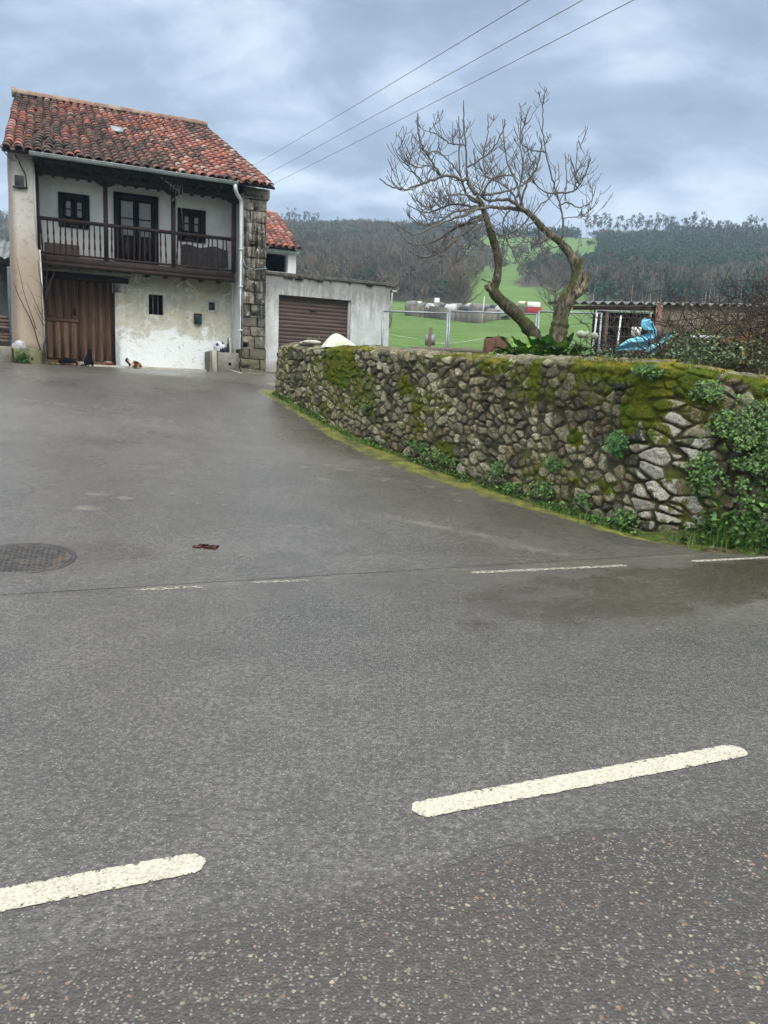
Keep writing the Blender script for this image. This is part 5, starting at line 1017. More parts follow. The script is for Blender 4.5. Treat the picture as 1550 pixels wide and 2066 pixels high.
# ------------------------------------------------------------------ FIG TREES
def z6(zx, zy): return (740+zx/3.1, 160+zy/3.1)
def curve(P, n=None):
    """Catmull-Rom through points"""
    P = np.asarray(P, float); 
    if len(P) < 3: return np.linspace(P[0], P[-1], 6)
    Q = np.vstack([2*P[0]-P[1], P, 2*P[-1]-P[-2]]); out = []
    for i in range(1, len(Q)-2):
        t_ = np.linspace(0, 1, 6, endpoint=False)[:, None]; a, b, c, d = Q[i-1:i+3]; out.append(.5*((2*b)+(-a+c)*t_+(2*a-5*b+4*c-d)*t_**2+(-a+3*b-3*c+d)*t_**3))
    return np.vstack(out+[P[-1:]])
BARK = (.150, .135, .115); BARKD = (.060, .055, .045)
def fig(name, label, trunk, limbs, TY, seed, nsh, stubs=()):
    g = np.random.default_rng(seed)
    def pts(L, dy0, dy1, zz=True):
        n = len(L); return [at_y(*(z6(*p) if zz else p), TY+dy0+(dy1-dy0)*i/max(n-1, 1)) for i, p in enumerate(L)]
    base = at_y(*trunk[0][:2], TY); t = thing(name, label, 'tree', (base[0], base[1], 1.85))
    o_ = (base[0], base[1], 1.85); m = MB()
    P = curve([(base[0]+.06*(1 if seed == 1 else -1), base[1], 1.75)]+[at_y(p[0], p[1], TY) for p in trunk]); r = np.interp(np.linspace(0, 1, len(P)), np.linspace(0, 1, len(trunk)+1), [trunk[0][2]*1.2]+[p[2] for p in trunk])*(.76 if seed == 1 else .80)
    r = r*(1+.22*(fbm(np.arange(len(P))*.6, np.zeros(len(P)), 5)-.5)*2); m.tube(P, r, 12, col=np.tile((.105, .09, .065) if seed == 1 else (.21, .18, .13), (len(P)*12, 1)))
    for st in stubs:
        Q = curve(pts([s_[:2] for s_ in st], 0, -.05, False)); rr = np.interp(np.linspace(0, 1, len(Q)), np.linspace(0, 1, len(st)), [s_[2] for s_ in st]); m.tube(Q, rr, 10, col=np.tile((.30, .26, .18), (len(Q)*10, 1)))
    tr = m.build('trunk', M['bark'], t, o_, smooth=True)
    m = MB(); tips = []
    for L, d0, d1, r0, r1 in limbs:
        Q = curve(pts(L, d0, d1)); k = len(Q); Q[1:-1] += g.normal(0, .006, (k-2, 3)); rr = np.linspace(r0, r1, k)*(1+.08*np.sin(np.arange(k)*1.7)); m.tube(Q, rr, 7, col=np.tile(BARK if r0 > .03 else (.15, .14, .125), (k*7, 1)))
        tips.append((Q, rr))
    def grow(p, d, L, r0, lev):
        n = 8; Q = [p]; d = d/np.linalg.norm(d)
        for i in range(n-1):
            d = d+np.array([0, 0, 1])*(.16+.10*(i/n))*g.uniform(.5, 1.4)+g.normal(0, .035, 3); d /= np.linalg.norm(d); Q.append(Q[-1]+d*L/(n-1))
        Q = np.array(Q); rr = np.linspace(r0, max(.0045, r0*.6), n); m.tube(Q, rr, 5, col=np.tile((.13, .12, .112) if lev else (.16, .15, .135), (n*5, 1)))
        if lev < 2:
            for _ in range(g.integers(1, 4) if lev == 0 else g.integers(0, 3)):
                i = g.integers(1, n-1); a = g.uniform(0, 2*pi); dd = np.array([cos(a), sin(a)*.8, g.uniform(-.25, .5)]); grow(Q[i], dd*.9+.35*(Q[i+1]-Q[i])/np.linalg.norm(Q[i+1]-Q[i]), L*g.uniform(.4, .85), rr[i]*.8, lev+1)
    w = np.array([len(Q)*(1.0 if rr[0] < .04 else .8) for Q, rr in tips]); w /= w.sum()
    for _ in range(nsh):
        Q, rr = tips[g.choice(len(tips), p=w)]; i = g.integers(int(len(Q)*.2), max(int(len(Q)*.88), int(len(Q)*.2)+1)); a = g.uniform(0, 2*pi)
        low = Q[i][2] < at_y(940, 430, TY)[2]
        dd = np.array([cos(a), sin(a)*.8, g.uniform(-.75, .1) if low else g.uniform(-.2, .5)]); dd = dd+.6*(Q[i+1]-Q[i])/np.linalg.norm(Q[i+1]-Q[i])
        hi = np.clip((Q[i][2]-4.6)/1.2, 0, 1); grow(Q[i], dd, g.uniform(.3, .85)*(1.1-.5*i/len(Q))*(1-.4*hi), min(rr[i]*.7, .0072), 0)
    m.build('branches', M['twig'], t, o_, smooth=True)
    return t
t = NT('mossy_bark', .95, .1); c = t.attr('col', 'Color'); n = t.noise(6, 6, .65, t.map(scale=(1, 1, .5))); n2 = t.noise(22, 6, .7, t.map(scale=(1, 1, .35))); k = t.mix(t.mr(n2, .42, .6, 0, .9), c, (.030, .027, .022)); k = t.mix(t.mr(n, .46, .56, 0, .8), k, (.060, .070, .020)); k = t.mix(t.mr(t.noise(9, 5, .7, t.map(loc=(3, 3, 3))), .60, .66, 0, .7), k, (.30, .28, .22)); t.col(k); t.bump(t.math('ADD', n, n2), .9, .04); M['bark'] = t.m
fig('fig_tree', 'leaning bare fig tree with mossy dark trunk, the left one of the two', [(1082, 690, .16), (1065, 660, .15), (1040, 632, .135), (1015, 610, .13), (997, 588, .12), (1003, 560, .095), (1006, 530, .09), (1000, 500, .085), (990, 468, .078), (980, 437, .07), (972, 412, .06), (962, 398, .05)],
    [([(625+60, 720), (650, 670), (625, 620)], 0, 0, .042, .032),
     ([(625, 620), (622, 450), (610, 300), (605, 130)], 0, -.2, .019, .008), ([(625, 620), (590, 630), (540, 605), (480, 605), (400, 635), (300, 670), (230, 690), (150, 670), (80, 620)], 0, -.5, .030, .009),
     ([(465, 605), (440, 560), (390, 490), (340, 400), (320, 300), (318, 210)], -.2, -.6, .018, .008), ([(720, 780), (640, 740), (600, 650), (580, 560), (580, 400), (575, 230)], 0, .3, .026, .009),
     ([(720, 720), (800, 715), (900, 690), (1000, 650), (1060, 600)], 0, .5, .024, .010), ([(760, 800), (680, 815), (600, 850), (500, 890), (400, 930), (300, 970), (200, 920)], 0, -.9, .028, .008),
     ([(740, 830), (650, 930), (560, 1000), (480, 1060), (380, 1110), (280, 1080), (190, 1020)], 0, -.5, .026, .008), ([(700, 800), (630, 790), (540, 780), (450, 810), (360, 835), (250, 780)], 0, .5, .024, .008),
     ([(740, 850), (700, 960), (650, 1020), (600, 1130), (612, 1225)], 0, -.2, .018, .008), ([(750, 870), (560, 930), (450, 1000), (330, 1040), (230, 1010)], 0, .6, .024, .008),
     ([(720, 720), (790, 620), (900, 600), (940, 640)], 0, -.4, .020, .009), ([(625, 550), (700, 510), (800, 420), (860, 300), (860, 250)], 0, -.3, .016, .008), ([(610, 410), (530, 400), (450, 350), (400, 330), (395, 300)], -.1, -.4, .013, .007),
     ([(590, 600), (520, 520), (440, 450), (385, 460), (320, 420)], 0, -.3, .013, .007), ([(460, 610), (400, 540), (310, 550), (210, 470)], -.2, -.6, .013, .007), ([(350, 640), (270, 560), (200, 470)], -.3, -.6, .012, .007),
     ([(720, 770), (600, 720), (480, 740), (400, 800), (310, 760)], 0, -.6, .018, .007), ([(740, 840), (620, 900), (520, 950), (440, 1090), (340, 1160)], 0, .3, .018, .007), ([(690, 740), (740, 620), (730, 480), (760, 330), (755, 220)], 0, .4, .016, .008),
     ([(760, 860), (800, 950), (880, 1000), (870, 1100), (850, 1170)], 0, -.3, .014, .007), ([(700, 800), (560, 830), (430, 900), (330, 900), (250, 840)], 0, -.2, .018, .007), ([(745, 850), (640, 880), (560, 1030), (520, 1140), (560, 1220)], 0, -.5, .014, .007)], 13.6, 1, 135,
    stubs=[[(997, 588, .06), (985, 582, .05), (982, 574, .05)], [(998, 583, .03), (1000, 573, .022), (985, 568, .016), (972, 563, .01)]])
fig('fig_tree', 'thick pale barked fig tree with sawn stubs, the right one of the two, arching left', [(1125, 682, .22), (1130, 655, .19), (1135, 625, .17), (1148, 598, .17), (1160, 575, .14), (1163, 560, .125), (1160, 535, .11), (1150, 512, .095), (1132, 490, .085), (1110, 473, .08), (1092, 457, .075), (1075, 437, .07), (1060, 425, .06)],
    [([(990, 820), (920, 810), (840, 805), (760, 800), (690, 800), (600, 850), (540, 870)], 0, .2, .042, .014), ([(1220, 1000), (1225, 860), (1190, 720), (1150, 580), (1120, 460), (1100, 300), (1105, 150), (1122, 60)], 0, -.2, .020, .007),
     ([(1190, 710), (1290, 700), (1340, 650), (1380, 560), (1400, 490)], 0, -.4, .016, .008), ([(1300, 700), (1310, 560), (1318, 390)], -.2, -.2, .012, .007), ([(980, 815), (950, 700), (920, 600), (880, 520), (860, 400), (850, 250)], 0, .3, .026, .008),
     ([(960, 790), (1000, 650), (1060, 560), (1090, 450), (1090, 370)], 0, -.4, .022, .008), ([(940, 740), (980, 560), (960, 400), (970, 200)], 0, .4, .018, .008), ([(968, 400), (980, 290), (1025, 165)], .2, 0, .013, .007),
     ([(1200, 790), (1260, 770), (1330, 800), (1400, 770), (1430, 690), (1430, 660)], 0, .4, .014, .007), ([(1080, 880), (1000, 920), (980, 1000), (930, 1130)], 0, -.3, .016, .007), ([(1100, 930), (1130, 1020), (1180, 1050), (1230, 1030)], 0, -.4, .013, .007),
     ([(1000, 830), (900, 760), (820, 755), (760, 760), (700, 720)], 0, -.3, .036, .014), ([(1120, 460), (1000, 430), (940, 350), (920, 290)], 0, .3, .013, .007), ([(1190, 720), (1110, 700), (1040, 640), (1000, 540), (1010, 450)], 0, .3, .014, .007),
     ([(1225, 870), (1270, 862), (1330, 866), (1370, 845)], 0, -.5, .009, .005), ([(960, 800), (900, 700), (820, 640), (740, 600), (690, 480)], 0, -.5, .018, .008), ([(1240, 760), (1250, 600), (1240, 460)], 0, .2, .011, .007), ([(1060, 870), (1080, 970), (1100, 1080), (1150, 1190)], 0, .3, .012, .006), ([(950, 830), (930, 920), (1000, 1000), (1110, 1060)], 0, -.6, .014, .006),
     ([(1040, 850), (1090, 780), (1150, 740), (1200, 640), (1195, 520)], 0, .4, .014, .007), ([(900, 810), (850, 900), (880, 1010), (980, 1190), (1060, 1210)], 0, .4, .014, .006)], 14.4, 2, 110,
    stubs=[[(1160, 575, .12), (1166, 550, .085), (1168, 532, .075), (1169, 520, .07)], [(1158, 592, .13), (1172, 585, .09), (1181, 570, .07), (1183, 551, .065)]])
# ------------------------------------------------------------------ mesh fence panels, stump, logs
def fence_panel(label, x0, x1, y, z0, z1, thick=.022, sign=None, y1=None):
    y1 = y if y1 is None else y1; L = math.hypot(x1-x0, y1-y); t = thing('mesh_fence', label, 'fence', (x0, y, z0), math.atan2(y1-y, x1-x0)); h = z1-z0
    for x in (0, L): m = MB(); m.tube([(x, 0, 0), (x, 0, h)], thick, 8); m.build('post', M['galv'], t)
    m = MB(); m.tube([(0, 0, h-.02), (L, 0, h-.02)], thick*.9, 8); m.tube([(0, 0, .15), (L, 0, .15)], thick*.8, 8); m.build('rail', M['galv'], t)
    m = MB(); 
    for k in range(1, int(L/.10)): m.tube([(k*.10, 0, .15), (k*.10, 0, h-.02)], .0018, 3, cap=False)
    for k in range(1, int(h/.25)): m.tube([(0, .004, .15+k*.25), (L, .004, .15+k*.25)], .003, 3, cap=False)
    m.build('wire_mesh', M['galv'], t)
    if sign: m = MB(); m.box((sign[0], -.02, sign[1]), (sign[0]+sign[2], -.012, sign[1]+sign[3])); m.build('plate', M['white_plastic' if sign[4] else 'galv'], t)
    return t
fence_panel('leftmost wire mesh fence panel, between the garage corner and the leaning steel post', -.22, 1.58, 22, 1.95, 3.88, .03, (1.20, 1.02, .28, .30, False))
fence_panel('wire mesh fence panel behind the tree stump and the leaning fig trunk', 1.64, 4.05, 22, 1.95, 3.94, .026)
fence_panel('wire mesh fence panel between the two fig trunks and the tin roofed shed', 4.12, 5.85, 22, 1.95, 4.02, .03)
fence_panel('wire mesh fence panel with a small white plate in front of the dark shed opening', 5.55, 7.02, 21.4, 1.95, 4.03, .022, (.98, .98-.15+.55, .27, .28, True))
M['stump'] = simple('stump_bark', (.14, .075, .05), .9, .5, 14, dirt=(.04, .03, .025), bump=.9, stretch=(1, 1, .3))
q = at_y(1001, 700, 13.4)
t = thing('tree_stump', 'reddish brown sawn tree stump behind the wall left of the leaning trunk', 'stump', (q[0], q[1], 1.9))
a = np.linspace(0, 2*pi, 29); Z = np.array([0, .25, .45, .62, .66]); rr = np.array([.30, .22, .20, .195, .16]); A_, Z_ = np.meshgrid(a, Z); R_ = rr[:, None]*(1+.10*np.sin(A_*4+1)+.06*np.sin(A_*9)+.05*np.sin(A_*13+Z_*5)); m = MB(); m.grid(R_*np.cos(A_), R_*np.sin(A_), Z_+.02*np.sin(A_*3)); m.build('bark', M['stump'], t, smooth=True, flip=True)
m = MB(); n = 28; m.add([(0, 0, .668)]+[(.165*(1+.1*sin(k*4*2*pi/n+1))*cos(2*pi*k/n), .165*(1+.1*sin(k*4*2*pi/n+1))*sin(2*pi*k/n), .664) for k in range(n)], [(0, k+1, (k+1) % n+1) for k in range(n)]); m.build('cut_face', simple('cut_wood', (.20, .15, .11), .8, .3, 12), t)
m = MB(); g = np.random.default_rng(6)
for k in range(70):
    p = np.array([g.normal(.02, .22), g.normal(-.25, .15), g.uniform(0, .12)]); d = g.normal(0, .10, 3)*(1.3, .6, .5); m.tube([p, p+d], [.016, .006], 4, col=np.tile([(.42, .30, .21), (.22, .13, .08), (.10, .07, .05)][g.integers(0, 3)], (8, 1)))
o = m.build('wood_chips', M['twig']); o.location = (q[0]-.05, q[1]-.05, 2.02); tag(o, 'heap of pale splintered wood at the foot of the tree stump', 'wood chips', kind='stuff')
m = MB(); m.tube([(-.9, 0, 0), (0, .03, .01), (.75, 0, -.01)], [.055, .06, .05], 8, col=np.tile((.17, .15, .12), (24, 1))); o = m.build('log', M['twig']); q = at_y(925, 709, 14.6); o.location = (q[0], q[1], q[2]); tag(o, 'long grey log lying behind the wall left of the tree stump', 'log')
q = at_y(866, 704, 21); m = MB(); m.tube([(0, 0, -1.0), (.0, 0, .2), (.02, 0, .56)], [.055, .05, .045], 7, col=np.tile((.16, .12, .08), (21, 1))); o = m.build('wooden_post', M['twig']); o.location = q; tag(o, 'short weathered wooden post in the meadow behind the fence', 'post')
# broad leaved plant behind the wall
def bigleaf(label, cx, cy, Y, w, h, n, seed, L0=.42, name='broad_leaf_plant', cols=((.045, .14, .02), (.09, .22, .02), (.03, .09, .025), (.15, .25, .02))):
    g = np.random.default_rng(seed); c = at_y(cx, cy, Y); t = thing(name, label, 'plant', (c[0], c[1], 2.08)); m = MB()
    for k in range(n):
        a = g.uniform(0, 2*pi); u = g.uniform(.0, 1)**.6; b = np.array([cos(a)*w*.5*u, sin(a)*w*.3*u, g.uniform(0, .25)*h]); d = np.array([cos(a), sin(a), 0])*g.uniform(.3, 1.1)+np.array([0, 0, g.uniform(.5, 1.4)*(1.3-u)]); d /= np.linalg.norm(d); L = L0*g.uniform(.7, 1.4); sd = np.cross(d, [0, 0, 1]); sd /= np.linalg.norm(sd)+1e-6
        z0 = b+d*h*.35*g.uniform(.3, 1); K = 8; S = np.linspace(0, 1, K); W = L*.26*np.sin(np.clip(S*.95+.05, 0, 1)*pi)**.7; C = z0+np.outer(S*L, d)-np.outer(S**2*L*g.uniform(.1, .6), [0, 0, 1]); wv = .02*np.sin(S*14+g.uniform(0, 6)); v = []
        for i in range(K): v += [C[i]-sd*W[i]+[0, 0, wv[i]+W[i]*.25], C[i]-sd*W[i]*.5+[0, 0, W[i]*.05], C[i], C[i]+sd*W[i]*.5+[0, 0, W[i]*.05], C[i]+sd*W[i]+[0, 0, -wv[i]+W[i]*.25]]
        f = [(i*5+j, i*5+j+1, i*5+5+j+1, i*5+5+j) for i in range(K-1) for j in range(4)]; cc = np.array(cols[g.integers(0, len(cols))])*g.uniform(.7, 1.3); cs = np.tile(cc, (K*5, 1)); cs[2::5] *= 1.5; m.add(v, f, col=cs)
    m.build('leaves', M['leaf'], t, smooth=True); return t
bigleaf('low bush of broad glossy green leaves behind the wall between the fig trunks', 1105, 700, 12.3, 1.15, .45, 150, 3, .30)
bigleaf('smaller broad leaved green plant behind the wall, right of the larger bush', 1188, 704, 12.6, .6, .35, 60, 5, .2)
# ------------------------------------------------------------------ corrugated shed
t = thing('corrugated_shed', 'long low farm shed with wavy fibre cement roof, open bay and block wall', 'shed', (5.2, 22.6, 2.0))
X = np.linspace(0, 11, 520); XX, YY = np.meshgrid(X, np.array([0, 1.2, 2.6, 4.2])); m = MB(); zr = lambda x: 2.35+.018*x; m.grid(XX, YY-.15, zr(XX)+YY*.11+.038*np.cos(XX/.265*2*pi)); m.grid(XX[:2], YY[:2]*0-.15, zr(XX[:2])+.038*np.cos(XX[:2]/.265*2*pi)-np.array([[0], [.02]])); m.build('corrugated_roof', M['fibre'], t)
m = MB(); m.add([(0, -.05, 2.16), (2.3, -.05, 2.21), (2.3, -.05, 2.31), (0, -.05, 2.26), (0, .1, 2.16), (2.3, .1, 2.21), (2.3, .1, 2.31), (0, .1, 2.26)], [(0, 1, 2, 3), (4, 7, 6, 5), (0, 4, 5, 1), (3, 2, 6, 7), (0, 3, 7, 4), (1, 5, 6, 2)]); m.build('roof_beam', simple('rusty_brown', (.055, .030, .025), .8, .4, 8), t)
m = MB(); m.bbox((2.30, -.16, 1.55), (2.50, .05, 2.42), .003, .01); m.build('rusty_corner', simple('rust', (.16, .085, .06), .9, .4, 10, dirt=(.25, .22, .18)), t)
m = MB(); m.box((2.36, 0, 0), (11, .2, 2.36)); m.build('block_wall', M['blocks'], t); m = MB(); m.box((1.0, 1.6, 0), (6.0, 1.7, 2.3)); m.box((1.0, .3, 0), (1.06, 1.6, 2.3)); m.build('dark_bay', M['black_void'], t)
for x, mt in ((.62, 'black_void'), (.93, 'brown_board')): m = MB(); m.box((x, 0, 0), (x+.10, .1, 2.2)); m.build('post', M[mt], t)
m = MB(); m.tube([(4.98, 19.5, 1.9), (5.08, 19.5, 3.72)], .022, 6); tag(m.build('white_pole', M['white_plastic']), 'thin white pole left of the shed posts', 'pole'); m = MB(); m.tube([(5.62, 19.6, 1.9), (5.70, 19.6, 3.7)], .022, 6); tag(m.build('white_pole', M['white_plastic']), 'thin white pole just before the shed posts, right of the other', 'pole')
# ------------------------------------------------------------------ brushwood, weeds and rubbish behind the wall
def brush():
    g = np.random.default_rng(15); m = MB(); cols = [(.055, .042, .036), (.085, .068, .055), (.035, .028, .026), (.14, .115, .09), (.20, .17, .13)]
    for k in range(2900):
        u = g.uniform(0, 1); x = 3.6+u*4.2; y = g.uniform(10.5, 14.0); top = np.interp(x, [3.4, 4.4, 5.4, 6.2, 7.6], [2.35, 2.6, 3.1, 3.45, 3.5])
        z = g.uniform(1.95, max(2.05, top-.2)); a = g.uniform(0, 2*pi); L = g.uniform(.3, 1.3); d = np.array([cos(a), sin(a)*.6, g.normal(.15, .35)]); n = 6; P = [np.array([x, y, z])]; d /= np.linalg.norm(d); cv = g.normal(0, .16, 3)
        for i in range(n-1): d = d+cv*.5+g.normal(0, .08, 3); d /= np.linalg.norm(d); P.append(P[-1]+d*L/(n-1))
        r0 = g.choice([.004, .006, .009, .014], p=[.4, .35, .2, .05]); m.tube(P, np.linspace(r0, r0*.4, n), 4, cap=False, col=np.tile(np.array(cols[g.choice(5, p=[.34, .3, .2, .12, .04])]), (n*4, 1)))
    # long arching branches that stick out above the heap
    for (x0, y0, x1, y1, r) in ((1345, 720, 1330, 612, .012), (1410, 700, 1480, 600, .014), (1440, 700, 1395, 610, .012), (1500, 700, 1518, 572, .014), (1480, 720, 1440, 606, .012), (1355, 690, 1372, 600, .012), (1390, 680, 1300, 640, .010), (1460, 690, 1550, 600, .014), (1520, 690, 1550, 582, .012), (1335, 700, 1290, 650, .009), (1420, 690, 1450, 620, .014), (1380, 700, 1420, 640, .012), (1225, 715, 1245, 640, .008), (1250, 710, 1210, 640, .006), (1290, 715, 1262, 605, .006), (1160, 715, 1170, 650, .006), (1180, 720, 1150, 620, .006)):
        p0, p1 = at_y(x0, y0, g.uniform(10.6, 12.5)), None; p1 = at_y(x1, y1, p0[1]+g.uniform(-.3, .3)); md = (p0+p1)/2+np.array([g.normal(0, .16), 0, g.uniform(.0, .15)]); Q = curve([p0, md, p1, p1+np.array([g.choice([-1, 1])*.18, 0, -.02])]); k = len(Q); m.tube(Q+g.normal(0, .012, (k, 3)), np.linspace(r, r*.45, k), 5, cap=False, col=np.tile((.075, .058, .048), (k*5, 1)))
        for _ in range(7): i = g.integers(2, k-1); d = np.array([g.normal(0, .8), g.normal(0, .3), g.uniform(-.3, .8)]); d /= np.linalg.norm(d); L = g.uniform(.15, .6); Q2 = curve([Q[i], Q[i]+d*L*.5+g.normal(0, .04, 3), Q[i]+d*L+np.array([0, 0, g.uniform(-.1, .15)])]); m.tube(Q2, np.linspace(r*.5, r*.25, len(Q2)), 4, cap=False, col=np.tile((.065, .05, .045), (len(Q2)*4, 1)))
    tag(m.build('brushwood_pile', M['twig']), 'tangled heap of dark cut branches behind the wall on the right', 'brushwood', kind='stuff')
brush()
def bush(name, label, cat, x, y, z, r, n, size, cols, seed, thingkind=None, noz=.42):
    g = np.random.default_rng(seed); k = n*3; P = g.normal(0, 1, (k, 3)); P /= np.linalg.norm(P, axis=1)[:, None]; P *= (g.uniform(0, 1, k)**.4)[:, None]; keep = (fbm(P[:, 0]*2.2+seed, P[:, 2]*2.2+P[:, 1]*2, seed) > noz) & (P[:, 2] > -.4); P = P[keep][:n]*np.array(r)+np.array([x, y, z]); m = MB(); leaves(m, P, size, cols=cols, g=g)
    for _ in range(int(12)):
        a = g.normal(0, .5, 3)*np.array(r); shoot(m, (x+a[0]*.3, y+a[1]*.3, z-r[2]*.6), (x+a[0], y+a[1], z+abs(a[2])+r[2]*.5), .006, .002, .08, 6, g, (.07, .09, .04), 4)
    return tag(m.build(name, M['leaf'], off=(x, y, z-r[2]*.4)), label, cat, kind=thingkind)
NV = ((.055, .105, .04), (.09, .15, .06), (.035, .07, .03), (.13, .19, .09), (.16, .17, .07))
for i, (px, py, Y, r, n, lb) in enumerate((
    (1395, 700, 9.6, (.42, .4, .28), 620, 'greyish green weed clump behind the wall top, right of the mossy corner'), (1455, 705, 9.8, (.42, .4, .24), 500, 'leafy weed clump behind the wall under the brown board'),
    (1350, 720, 10.2, (.3, .3, .16), 260, 'weed clump directly behind the mossy wall corner'), (1250, 725, 11.3, (.6, .3, .24), 700, 'low weeds behind the wall below the blue sheet'), (1540, 720, 10.5, (.4, .4, .3), 400, 'dark weed clump at the right edge behind the wall'))):
    q = at_y(px, py, Y); bush('weed_clump', lb, 'weeds', q[0], q[1], q[2]-.06, r, int(n*.75), .040, NV, 60+i)
q = at_y(1460, 700, 11.2); m = MB(); g = np.random.default_rng(4); P = q+np.stack([g.normal(0, .28, 300), g.normal(0, .2, 300), -.25+0*g.normal(0, 1, 300)], 1); blades(m, P, .6, .010, g=g, lean=.8, cols=((.09, .15, .04), (.20, .19, .06), (.30, .22, .05))); tag(m.build('iris_clump', M['leaf']), 'clump of long strap leaves, some yellowed, behind the wall right of the corner', 'plant')
def ground_brush():
    g = np.random.default_rng(33); m = MB(); n = 2400; x = g.uniform(.6, 8.5, n); y = g.uniform(12.5, 21.5, n); k = fbm(x*.8, y*.8, 4) > .42; x, y = x[k], y[k]; z = np.interp(y, [8, 14, 20, 27], [1.72, 1.86, 2.0, 2.05]); blades(m, np.stack([x, y, z], 1), .42, .008, g=g, cols=((.06, .13, .025), (.14, .16, .05), (.20, .17, .08)))
    n = 700; x = g.uniform(2.6, 6.5, n); y = g.uniform(10.6, 15, n); z = 1.85+np.abs(g.normal(0, .16, n)); leaves(m, np.stack([x, y, z], 1), .042, cols=NV+DG, g=g)
    tag(m.build('garden_weeds', M['leaf']), 'rank grass and weeds covering the plot behind the stone wall', 'weeds', kind='stuff')
    m = MB(); n = 5200; x = g.uniform(-1.0, 22, n); y = 24.5+g.uniform(0, 1, n)**1.3*9; z = terr(x, y); blades(m, np.stack([x, y, z-.02], 1), .62, .012, g=g, lean=.6, cols=((.09, .17, .03), (.25, .26, .08), (.33, .30, .14), (.12, .20, .04))); tag(m.build('rough_grass', M['leaf']), 'yellowish rough grass along the near edge of the meadow', 'grass', kind='stuff')
ground_brush()
# blue plastic sheet: two torn strips caught in the brushwood
def ribbon(P, w, tw, mat, n=40, fold=.045, seed=0):
    Q = curve(P); k = len(Q); T = np.gradient(Q, axis=0); T /= np.linalg.norm(T, axis=1)[:, None]; W = np.interp(np.linspace(0, 1, k), np.linspace(0, 1, len(w)), w); A = np.interp(np.linspace(0, 1, k), np.linspace(0, 1, len(tw)), tw)
    S_ = np.cross(T, [0, 1, 0]); S_ /= np.linalg.norm(S_, axis=1)[:, None]; B = np.cross(T, S_); D = S_*np.cos(A)[:, None]+B*np.sin(A)[:, None]; N_ = np.cross(D, T); b = np.linspace(-.5, .5, 9)
    V = Q[:, None]+D[:, None]*(W[:, None]*b)[:, :, None]+N_[:, None]*(fold*np.sin(b*9+np.arange(k)[:, None]*.25+seed))[:, :, None]; m = MB(); m.grid(V[..., 0], V[..., 1], V[..., 2]); N2 = V+N_[:, None]*.004; m.grid(N2[..., 0], N2[..., 1], N2[..., 2]); return m.build('strip', mat, None, smooth=True)
q = at_y(1290, 700, 11.6); t = thing('blue_plastic_sheet', 'torn light blue plastic strips draped over the brushwood', 'plastic sheet', (q[0], q[1], 2.2))
for P, w, tw, sd in (([at_y(x, y, 11.6+dy) for x, y, dy in ((1242, 705, .0), (1270, 697, 0), (1300, 690, .05), (1318, 678, .1), (1316, 665, .1), (1306, 655, .1), (1310, 645, .1))], (.05, .17, .20, .16, .15, .19, .10), (.1, .2, .1, .5, .9, .3, .5), 1),
                 ([at_y(x, y, 11.5+dy) for x, y, dy in ((1304, 716, 0), (1322, 702, 0), (1340, 688, .1), (1352, 676, .1), (1362, 669, .1))], (.10, .11, .07, .10, .05), (.3, .2, .3, .1, .4), 2)):
    o = ribbon(P, w, tw, M['blue_plastic'] if sd == 1 else simple('faded_blue_plastic', (.20, .50, .58), .4, .3, 6), seed=sd); o.parent = t; o.location = (-q[0], -q[1], -2.2)
q = at_y(1452, 689, 11.0); m = MB(); m.bbox((-.03, -.1, -.05), (.40, .1, .05), .004, .015); o = m.build('wooden_board', simple('orange_brown_wood', (.30, .17, .08), .8, .4, 12, dirt=(.12, .07, .05))); o.location = q; o.rotation_euler = (0, R(-6), 0); tag(o, 'short orange-brown board lying on the brushwood', 'board')
m = MB(); m.grid(*lump((0, 0, 0), (.22, .1, .05), 77, amp=.5)); o = m.build('grey_bag', simple('pale_bag', (.50, .54, .58), .5, .2, 9), smooth=True); o.location = at_y(1432, 684, 11.1); tag(o, 'crumpled pale grey plastic bag beside the orange-brown board', 'bag')
for i, (px, py, r) in enumerate(((1172, 682, .10), (1184, 683, .07), (1199, 685, .08))):
    m = MB(); q = at_y(px, py, 15.5); m.lathe((0, 0, 0), [(.01, -.8), (.01, 0), (r*.6, .01), (r, .06), (r*.8, .12), (.0, .15)], 10); o = m.build('flower_head', simple('seedhead', (.42, .47, .36), .9, .4, 30, bump=.8)); o.location = q; tag(o, ('large', 'small', 'medium')[i]+' pale round seed head on a stalk before the shed, '+('leftmost', 'middle', 'rightmost')[i]+' of three', 'flower', 'pale seed heads before the shed')
